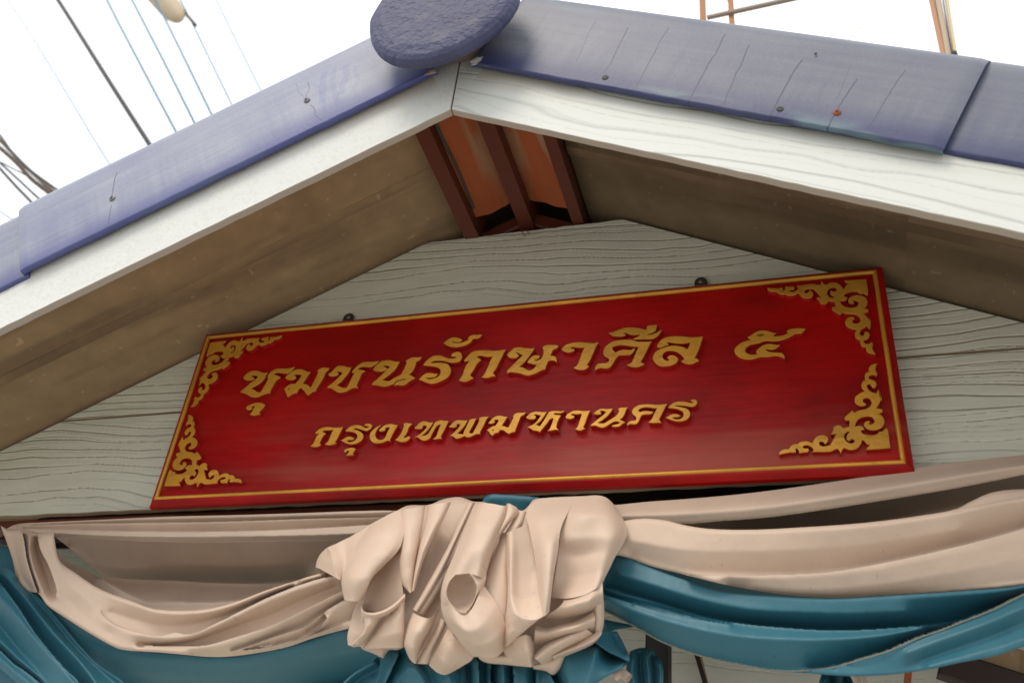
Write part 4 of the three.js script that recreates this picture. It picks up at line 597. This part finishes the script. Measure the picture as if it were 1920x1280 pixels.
{ // the rosette: overlapping rounded pleats and cups of one gathered cloth; heights in mm in front of the wall
  const swell = (x, y) => 34 * (1 - ((y - 1085) / 165) ** 2) + 18 * (1 - ((x - 885) / 295) ** 2) - 30;
  drape('backing', rs, C.cream, { gap: 1.6, out: [592,1066,592,1058,598,1042,612,1027,640,1015,663,1002,697,981,737,961,763,948,805,946,830,936,863,932,888,940,907,941,935,950,943,950,955,943,967,950,973,956,980,957,990,949,1000,937,1030,933,1090,930,1130,930,1147,942,1163,963,1173,983,1177,998,1173,1010,1155,1042,1143,1067,1128,1097,1130,1134,1131,1170,1127,1187,1120,1200,1097,1212,1062,1224,1047,1257,1037,1264,1023,1257,1000,1252,995,1247,947,1244,908,1240,897,1232,880,1237,863,1250,830,1264,818,1259,802,1244,777,1244,767,1234,758,1212,747,1218,730,1219,718,1234,697,1224,680,1217,675,1212,663,1213,652,1209,651,1192,657,1167,667,1134,672,1128,648,1126,643,1109,637,1087,607,1072], z: 105, roll: 16, rollR: 14, smooth: 4, wob: 3, fn: swell, lines: [[[100, 104], [700,1010,880,1000,1080,1000]], [[112, 112], [680,1160,880,1150,1090,1140]]] });
  const parts = [], NL = 44, SP = 7;
  function resample(f, n) { const q = smoothLoop(pairs(f), false, 10, 1.3), len = [0]; for (let k = 1; k < q.length; k++) len.push(len[k - 1] + Math.hypot(q[k][0] - q[k - 1][0], q[k][1] - q[k - 1][1])); const o = []; for (let i = 0, k = 0; i <= n; i++) { const d = len.at(-1) * i / n; while (k < q.length - 2 && len[k + 1] < d) k++; const t = (d - len[k]) / (len[k + 1] - len[k] || 1); o.push([mix(q[k][0], q[k + 1][0], t), mix(q[k][1], q[k + 1][1], t)]); } return o; }
  const zRow = (v, n) => { if (!Array.isArray(v)) v = [v, v]; const o = []; for (let i = 0; i <= n; i++) { const f = i / n * (v.length - 1), a = Math.min(v.length - 2, Math.floor(f)), t = f - a, s = t * t * (3 - 2 * t); o.push(mix(v[a], v[a + 1], mix(t, s, 0.6))); } return o; };
  function sheet(rows) {                         // rows of [x, y, z] points -> smooth surface
    const m = rows.length;
    const cr = (a, b, c, d, t) => 0.5 * (2 * b + (c - a) * t + (2 * a - 5 * b + 4 * c - d) * t * t + (3 * b - a - 3 * c + d) * t * t * t);
    const k = parts.length;
    parts.push(grid(NL, (m - 1) * SP, (u, v) => {
      const f = v * (m - 1), j = Math.min(m - 2, Math.floor(f + 1e-9)), t = f - j, i = Math.round(u * NL), q = (a) => rows[Math.min(m - 1, Math.max(0, a))][i], A = j ? q(j - 1) : q(0).map((e, c) => 2 * e - q(1)[c]), Bq = q(j), Cq = q(j + 1), Dq = j < m - 2 ? q(j + 2) : Cq.map((e, c) => 2 * e - Bq[c]);
      const w = [0, 1, 2].map((c) => cr(A[c], Bq[c], Cq[c], Dq[c], t));
      return at(w[0], w[1], (w[2] + swell(w[0], w[1]) + 2.4 * (fbm(w[0] / 30 + k, w[1] / 44, 2) - 0.5)) / 1000);
    }, (u, v, q) => [q.x, q.y]));
  }
  const loft = (...cs) => sheet(cs.map(([z, f]) => { const q = resample(f, NL), zz = zRow(z, NL); return q.map((a, i) => [a[0], a[1], zz[i]]); }));
  function pleat(Lf, Rf, zl, zr, h, skew = 0) {  // rounded fold between two edges
    const L = resample(Lf, NL), R = resample(Rf, NL), a = zRow(zl, NL), b = zRow(zr, NL), hh = zRow(h, NL), rows = [];
    for (let k = 0; k <= 8; k++) { const s = k / 8, w = (1 - Math.cos(Math.PI * s)) / 2, e = Math.sin(Math.PI * Math.pow(s, Math.exp(skew))); rows.push(L.map((q, i) => [mix(q[0], R[i][0], w), mix(q[1], R[i][1], w), mix(a[i], b[i], w) + hh[i] * e])); }
    sheet(rows);
  }
  // left lobe
  pleat([612,1027,600,1042,592,1062], [617,1029,628,1060,637,1087], [122, 118, 112], [150, 150, 148], [5, 8, 8]);
  loft([[150, 150, 148], [615,1027,628,1060,637,1087]], [[134, 136, 140], [640,1014,648,1045,644,1080]], [[140, 152, 158], [668,1000,662,1034,650,1074]], [[140, 152, 156], [700,979,676,1022,655,1062]]);
  // back layers
  pleat([836,948,820,985,800,1030,784,1070,766,1122,754,1152], [882,943,864,985,846,1022,824,1066,797,1118,766,1156], [112, 106, 106, 112], [112, 106, 106, 112], [-6, -8, -8, -4]);
  loft([[108, 112, 118], [712,1064,694,1096,680,1140]], [[136, 132, 130], [730,1048,722,1090,712,1146]], [[156, 150, 142], [751,1036,752,1076,757,1122]]);
  pleat([940,998,926,1040,906,1092,884,1142,876,1184], [954,1000,951,1060,953,1115,951,1172,948,1212], [152, 152, 154, 156, 150], [158, 160, 162, 160, 152], [10, 14, 16, 18, 14]);
  // upper left bag and panel
  pleat([752,956,755,990,752,1030,748,1062,754,1094,768,1112], [797,948,792,985,785,1020,777,1065,772,1110], [150, 158, 156, 150, 146], [140, 144, 148, 146, 142], [14, 18, 18, 14, 6]);
  loft([[140, 150, 152, 146, 138], [697,981,670,1018,650,1055,640,1088,645,1124]], [[150, 172, 182, 186, 172], [712,973,690,1012,668,1050,654,1085,652,1126]], [[152, 180, 196, 200, 180], [735,961,718,1004,694,1046,675,1082,664,1127]], [[152, 176, 190, 192, 170], [748,956,744,1000,722,1044,698,1076,684,1108,674,1127]], [[148, 168, 172, 168, 150], [756,954,757,1000,748,1029,720,1060,696,1086,686,1110,677,1127]]);
  pleat([802,946,797,985,787,1020,778,1065,771,1108], [846,941,833,970,808,1017,791,1058,777,1108], [138, 142, 144, 142, 140], [140, 142, 144, 142, 140], [22, 28, 30, 24, 12]);
  pleat([876,944,860,978,846,1012,825,1052,802,1092,774,1142], [891,942,871,985,854,1022,836,1062,812,1106,785,1148], 134, 132, [14, 16, 16, 12]);
  pleat([845,1052,822,1082,803,1113,780,1149], [847,1063,831,1093,815,1121,796,1151], 130, 126, [8, 9, 8]);
  // centre fold with its cuff
  pleat([856,1075,843,1090,837,1110,842,1128,857,1147], [882,1071,893,1088,895,1104,889,1126,873,1149], [194, 188, 184, 184, 192], [192, 188, 186, 186, 192], [-4, -14, -18, -16, -8]);
  loft([[150, 160, 166, 168], [889,946,867,1000,850,1042,836,1076]], [[176, 200, 206, 206], [903,943,884,1000,867,1042,854,1077]], [[184, 208, 216, 204], [923,944,905,1000,889,1042,880,1075]], [[188, 204, 210, 206], [944,948,924,1000,906,1044,896,1080]], [[170, 178, 184, 184], [957,946,938,1000,918,1048,909,1086]]);
  pleat([950,943,948,965,930,1005,916,1050,908,1092], [968,950,972,957,953,984,934,1012,912,1074,907,1094], [172, 176, 178, 176, 172], [160, 164, 162, 160, 158], [16, 18, 18, 14, 6]);
  pleat([836,1074,828,1100,827,1126,839,1147,856,1161], [855,1076,843,1090,837,1110,842,1127,856,1142], [164, 158, 158, 168, 182], [206, 206, 206, 206, 208], [6, 10, 10, 8]);
  pleat([878,1074,887,1086,893,1101,889,1124,879,1144], [911,1066,912,1080,909,1094,898,1113,884,1143], [206, 196, 190, 188, 190], [180, 178, 176, 176, 180], [6, 10, 8, 4]);
  loft([[158, 156, 152, 144], [829,1106,827,1140,840,1176,862,1205,887,1231]], [[206, 206, 196, 168], [841,1128,850,1165,874,1201,899,1231]], [[210, 216, 204, 172], [866,1153,880,1186,904,1216,916,1233]], [[208, 212, 198, 168], [884,1142,904,1171,924,1201,933,1230]], [[176, 178, 172, 150], [906,1095,930,1130,947,1168,947,1216]]);
  // narrow fold right of the centre, with its U-shaped lip
  pleat([972,956,955,985,943,1004], [987,959,979,985,966,1002], [146, 152, 156], [146, 150, 156], [16, 20, 16]);
  loft([[156, 162, 166, 168, 170], [944,1000,946,1040,951,1085,951,1125,947,1162]], [[184, 192, 194, 196, 204], [955,997,957,1035,957,1085,958,1125,962,1151]], [[176, 178, 178, 182, 208], [970,990,972,1035,973,1085,975,1125,981,1160]], [[166, 166, 168, 176, 208], [983,985,988,1035,993,1085,998,1125,1002,1162]], [[158, 160, 164, 178, 202], [991,975,1000,1035,1008,1085,1015,1130,1022,1154]]);
  loft([[170, 166, 152], [947,1160,946,1186,944,1216]], [[204, 194, 170], [962,1150,958,1186,951,1211]], [[208, 196, 170], [981,1159,970,1187,957,1206]], [[208, 192, 166], [1002,1162,985,1180,964,1200]], [[202, 186, 160], [1023,1153,1003,1167,970,1195]]);
  // big petal on the right
  loft([[138, 168, 168, 152, 146, 150], [1078,931,1066,960,1054,985,1048,1030,1041,1078,1034,1120]], [[138, 188, 176, 150, 144, 174], [1105,930,1100,945,1085,985,1078,1012,1070,1060,1062,1122]], [[136, 186, 178, 156, 152, 176], [1130,930,1128,948,1118,980,1112,1008,1100,1055,1096,1115]], [[128, 170, 176, 166, 162, 174], [1147,941,1150,958,1152,980,1148,1006,1132,1048,1118,1103]], [[116, 136, 142, 146, 148, 156], [1163,963,1173,983,1177,998,1172,1013,1152,1047,1128,1097]]);
  loft([[146, 166, 176, 178, 180, 188], [991,949,988,965,996,1008,1004,1058,1009,1102,1014,1153]], [[138, 180, 202, 206, 208, 206], [1010,936,1012,960,1016,1008,1018,1058,1019,1102,1018,1155]], [[136, 180, 208, 212, 210, 206], [1040,932,1038,955,1036,1000,1032,1055,1030,1100,1024,1153]], [[138, 176, 194, 196, 196, 192], [1078,931,1066,958,1052,990,1046,1036,1038,1080,1030,1147]]);
  // lower right folds
  pleat([1117,1106,1112,1145,1111,1176,1117,1196], [1130,1096,1133,1140,1132,1172,1126,1190], [138, 134, 130, 124], [132, 126, 122, 118], [14, 18, 16, 12]);
  loft([[166, 172, 172, 160], [1060,1121,1080,1118,1099,1112,1118,1101,1130,1092]], [[182, 188, 186, 166], [1050,1136,1080,1131,1106,1124,1130,1112]], [[172, 178, 174, 152], [1030,1151,1065,1147,1098,1139,1129,1126]], [[146, 150, 148, 134], [1018,1162,1055,1160,1090,1152,1124,1138]]);
  loft([[146, 150, 148, 142], [1005,1172,1022,1177,1047,1172,1080,1164,1113,1147]], [[170, 178, 176, 160], [1003,1180,1025,1184,1050,1180,1084,1172,1116,1158]], [[166, 172, 170, 154], [1002,1195,1025,1194,1052,1189,1086,1180,1115,1170]], [[140, 142, 142, 134], [1000,1210,1020,1206,1050,1199,1085,1189,1114,1182]]);
  loft([[140, 144, 140], [1030,1226,1047,1218,1080,1206,1114,1188,1129,1176]], [[158, 164, 150], [1036,1232,1055,1224,1086,1213,1115,1200,1128,1188]], [[136, 140, 128], [1040,1238,1060,1230,1090,1218,1112,1207,1122,1198]]);
  loft([[146, 150, 150, 138], [1000,1228,1012,1217,1025,1207,1055,1190,1094,1172]], [[168, 174, 172, 152], [1003,1234,1018,1222,1032,1212,1060,1197,1100,1179]], [[162, 168, 164, 144], [1010,1240,1028,1228,1045,1217,1072,1204,1110,1187]], [[136, 140, 136, 124], [1018,1248,1036,1236,1055,1225,1082,1211,1116,1195]]);
  loft([[148, 150, 144], [1002,1196,1002,1215,1002,1250]], [[176, 178, 160], [985,1190,990,1218,995,1250]], [[166, 168, 152], [962,1200,972,1222,985,1248]], [[148, 146, 138], [943,1218,948,1232,953,1245]]);
  pleat([899,1229,935,1226,970,1232,998,1246], [897,1234,908,1241,947,1246,996,1251], 138, 130, [10, 15, 12]);
  pleat([1000,1247,1020,1240,1058,1225], [1000,1254,1023,1258,1037,1265,1048,1256,1062,1225], 134, 126, [6, 12, 8]);
  // lower left bag, skirt and middle puffs
  pleat([672,1130,664,1150,657,1170,651,1192,652,1209], [680,1138,682,1160,681,1178,673,1196,664,1209], [118, 120, 122, 120], [150, 150, 146, 130], [4, 6, 6, 4]);
  pleat([724,1154,706,1176,690,1200,677,1216], [759,1122,758,1160,758,1190,757,1214], [118, 120, 122, 118], [140, 142, 140, 130], [22, 28, 28, 20]);
  pleat([680,1150,681,1176,673,1193,660,1205], [724,1150,709,1168,695,1188,678,1210], [152, 150, 146, 130], [136, 134, 130, 122], [20, 24, 22, 14]);
  pleat([675,1130,682,1145,700,1148,722,1142,745,1126,759,1112], [680,1168,690,1162,706,1160,728,1152,748,1138,760,1124], [158, 160, 162, 158, 148], [146, 146, 146, 144, 142], [14, 20, 20, 12]);
  loft([[138, 140, 140, 132], [774,1148,763,1175,757,1206,768,1236]], [[170, 178, 174, 148], [788,1155,776,1182,770,1212,776,1243]], [[172, 176, 168, 144], [806,1158,795,1182,782,1210,780,1244]], [[142, 138, 134, 130], [824,1140,813,1172,797,1200,784,1228,781,1244]]);
  pleat([825,1158,812,1185,795,1215,779,1244], [839,1167,827,1192,813,1218,802,1245], 134, 132, [16, 20, 18, 10]);
  loft([[150, 150, 146, 134], [842,1173,828,1200,814,1226,804,1247]], [[160, 162, 156, 138], [850,1190,842,1215,832,1240,819,1260]], [[152, 154, 148, 134], [864,1205,862,1225,850,1245,832,1265]], [[140, 140, 136, 130], [888,1226,886,1235,868,1248,842,1263]]);
  mesh('gathered_cloth', mergeGeometries(parts), C.cream, rs);
}
// ───────────── behind the roof: overhead wires, a fixture among them, rusty frames on the roof
const wireMat = std({ color: lin(0.08, 0.2, 0.28), roughness: 0.6 }), cableMat = std({ color: lin(0.022, 0.026, 0.03), roughness: 0.6 }), oldCable = std({ color: lin(0.16, 0.12, 0.09), roughness: 0.8 });
function wire(label, pts, z, wpx, mat, name = 'overhead_wire', cat = 'wire', grp) {   // wpx: thickness as seen, turned into metres at its distance
  const q = pairs(pts).map(([x, y], i, a) => at(x, y, Array.isArray(z) ? mix(z[0], z[1], i / (a.length - 1)) : z));
  const mid = q[Math.floor(q.length / 2)], d = mid.clone().sub(CAM).dot(RFWD), r = wpx / 2 * d / F;
  tag(mesh(name, tube(q, r, 50, 6), mat, scene), label, cat, grp);
}
const W = 'wires above the left roof slope';
wire('thin pale wire leftmost above the left roof slope', [-60, -110, 60, 70, 200, 300, 300, 450], -8, 3, wireMat, 'overhead_wire', 'wire', W);
wire('thick black cable crossing the sky above the left roof slope', [20, -130, 108, 0, 200, 146, 282, 274, 400, 455], -5, 9.5, cableMat, 'overhead_cable', 'cable', W);
wire('thin dark wire just right of the thick black cable', [150, -110, 200, 0, 262, 120, 330, 248, 420, 415], -6, 5, wireMat, 'overhead_wire', 'wire', W);
wire('thin dark wire second to the right of the thick black cable', [190, -110, 247, 0, 310, 122, 365, 232, 440, 380], -6.3, 5, wireMat, 'overhead_wire', 'wire', W);
wire('thin wire that passes across the left side of the beige fixture', [240, -110, 291, 0, 318, 54, 398, 218, 470, 365], -6.6, 4.6, wireMat, 'overhead_wire', 'wire', W);
wire('thin pale wire that touches the tip of the beige fixture', [280, -110, 338, 0, 364, 52, 436, 200, 500, 330], -7.2, 3.4, wireMat, 'overhead_wire', 'wire', W);
wire('faint thin wire rightmost above the left roof slope', [350, -110, 405, 0, 450, 92, 492, 176, 560, 310], -7.6, 3, wireMat, 'overhead_wire', 'wire', W);
const W2 = 'cables at the left edge above the roof';
wire('dark cable topmost of the bundle at the left edge', [-50, 195, 0, 255, 28, 293, 60, 322, 108, 357, 200, 425], -4.2, 5, cableMat, 'bundled_cable', 'cable', W2);
wire('brown cable second from the top of the bundle at the left edge', [-50, 222, 0, 264, 20, 284, 45, 310, 100, 360, 190, 440], -4.3, 8, oldCable, 'bundled_cable', 'cable', W2);
wire('brown cable that runs low through the bundle at the left edge', [-50, 240, 0, 278, 30, 305, 60, 337, 92, 362, 180, 440], -4.4, 9, oldCable, 'bundled_cable', 'cable', W2);
wire('thin cable crossing under the bundle at the left edge', [-50, 290, 0, 304, 25, 317, 50, 330, 85, 355, 150, 405], -4.5, 3, cableMat, 'bundled_cable', 'cable', W2);
wire('dark cable second from the bottom at the left edge', [-50, 262, 0, 306, 35, 338, 74, 374, 140, 430], -4.1, 5, cableMat, 'bundled_cable', 'cable', W2);
wire('dark cable lowest of those at the left edge', [-50, 264, 0, 317, 30, 350, 60, 381, 130, 460], -4.0, 6.5, cableMat, 'bundled_cable', 'cable', W2);
wire('faint thin wire at the left edge close to the roof', [-60, 362, 0, 397, 20, 410, 80, 445], -5, 2.6, wireMat);
wire('very thin yellowish wire above the right verge tile', [1700, -45, 1662, 0, 1590, 76, 1520, 150], -6, 2.4, std({ color: lin(0.5, 0.45, 0.22), roughness: 0.7 }));
{ // beige fixture: a long shell with a rounded end and a dark edge on one side
  const f = thing('beige_fixture', 'long beige fixture with a rounded end and dark edge hanging among the wires', 'fixture');
  const a = at(235, -75, -6.9), b = at(338, 36, -6.9), ax = b.clone().sub(a), L = ax.length(); ax.normalize();
  const side = new THREE.Vector3().crossVectors(ax, RFWD).normalize(), fr = new THREE.Vector3().crossVectors(side, ax).normalize(), px = b.clone().sub(CAM).dot(RFWD) / F;
  const shell = grid(36, 40, (u, v) => { const ang = u * Math.PI * 2, t = v, e = t > 0.78 ? Math.sqrt(Math.max(0, 1 - ((t - 0.78) / 0.22) ** 2)) : 1, r = 22 * px * e; return a.clone().addScaledVector(ax, t * L * 1.02).addScaledVector(side, Math.cos(ang) * r).addScaledVector(fr, Math.sin(ang) * r * 0.6); });
  mesh('shell', shell, std({ color: lin(0.5, 0.4, 0.27), roughness: 0.6, side: THREE.DoubleSide }), f);
  bar(at(300, -30, -6.95), at(366, 47, -6.95), 6 * px, 8 * px, std({ color: lin(0.12, 0.1, 0.07), roughness: 0.7 }), 'dark_edge', f);
}
{
  const rusty = std({ color: lin(0.42, 0.2, 0.085), roughness: 0.75 }), paleS = std({ color: lin(0.52, 0.42, 0.31), roughness: 0.7 }), grey = std({ color: lin(0.3, 0.24, 0.18), roughness: 0.7 });
  const fr = thing('rusty_frame', 'rusty orange frame of two posts and a slanting rail behind the right roof slope', 'frame');
  const zq = -1.2, dn = (x, y) => { const q = at(x, y, zq); return new THREE.Vector3(q.x, 3.0, q.z); };
  const top = (x, y, up) => { const q = at(x, y, zq); q.y += up; return q; };
  bar(dn(1318, 20), top(1318, 20, 0.8), 0.027, 0.027, rusty, 'post', fr); bar(dn(1372, 30), top(1372, 30, 0.8), 0.024, 0.024, rusty, 'post', fr);
  bar(at(1326, 33, zq + 0.02), at(1640, -36, zq + 0.02), 0.018, 0.018, grey, 'rail', fr);
  bar(at(1372, 14, zq - 0.02), at(1346, -50, zq - 0.02), 0.012, 0.012, grey, 'brace', fr);
  const lp = thing('leaning_post', 'pale leaning double post with a dark cable behind the right roof slope', 'post');
  const ext = (x0, y0, x1, y1, z) => { const a = at(x0, y0, z), b = at(x1, y1, z), d = b.clone().sub(a); return [a.clone().addScaledVector(d, -1), b.clone().addScaledVector(d, 4.2)]; };
  bar(...ext(1747, 0, 1769, 102, zq), 0.017, 0.02, std({ color: lin(0.5, 0.27, 0.16), roughness: 0.8 }), 'rusty_angle', lp);
  bar(...ext(1759, 0, 1779, 102, zq), 0.022, 0.03, paleS, 'pale_post', lp);
  bar(...ext(1769, 0, 1786, 102, zq + 0.02), 0.005, 0.006, M.black, 'cable', lp);
  bar(...ext(1776, 0, 1792, 102, zq), 0.014, 0.02, std({ color: lin(0.72, 0.6, 0.38), roughness: 0.8 }), 'yellow_angle', lp);
  const c = at(1790, 102, zq + 0.03), sp = new THREE.SphereGeometry(0.016, 16, 12); sp.scale(0.8, 1.3, 0.8); sp.translate(c.x, c.y, c.z); mesh('black_cap', sp, M.black, lp);
}
renderer.render(scene, camera);
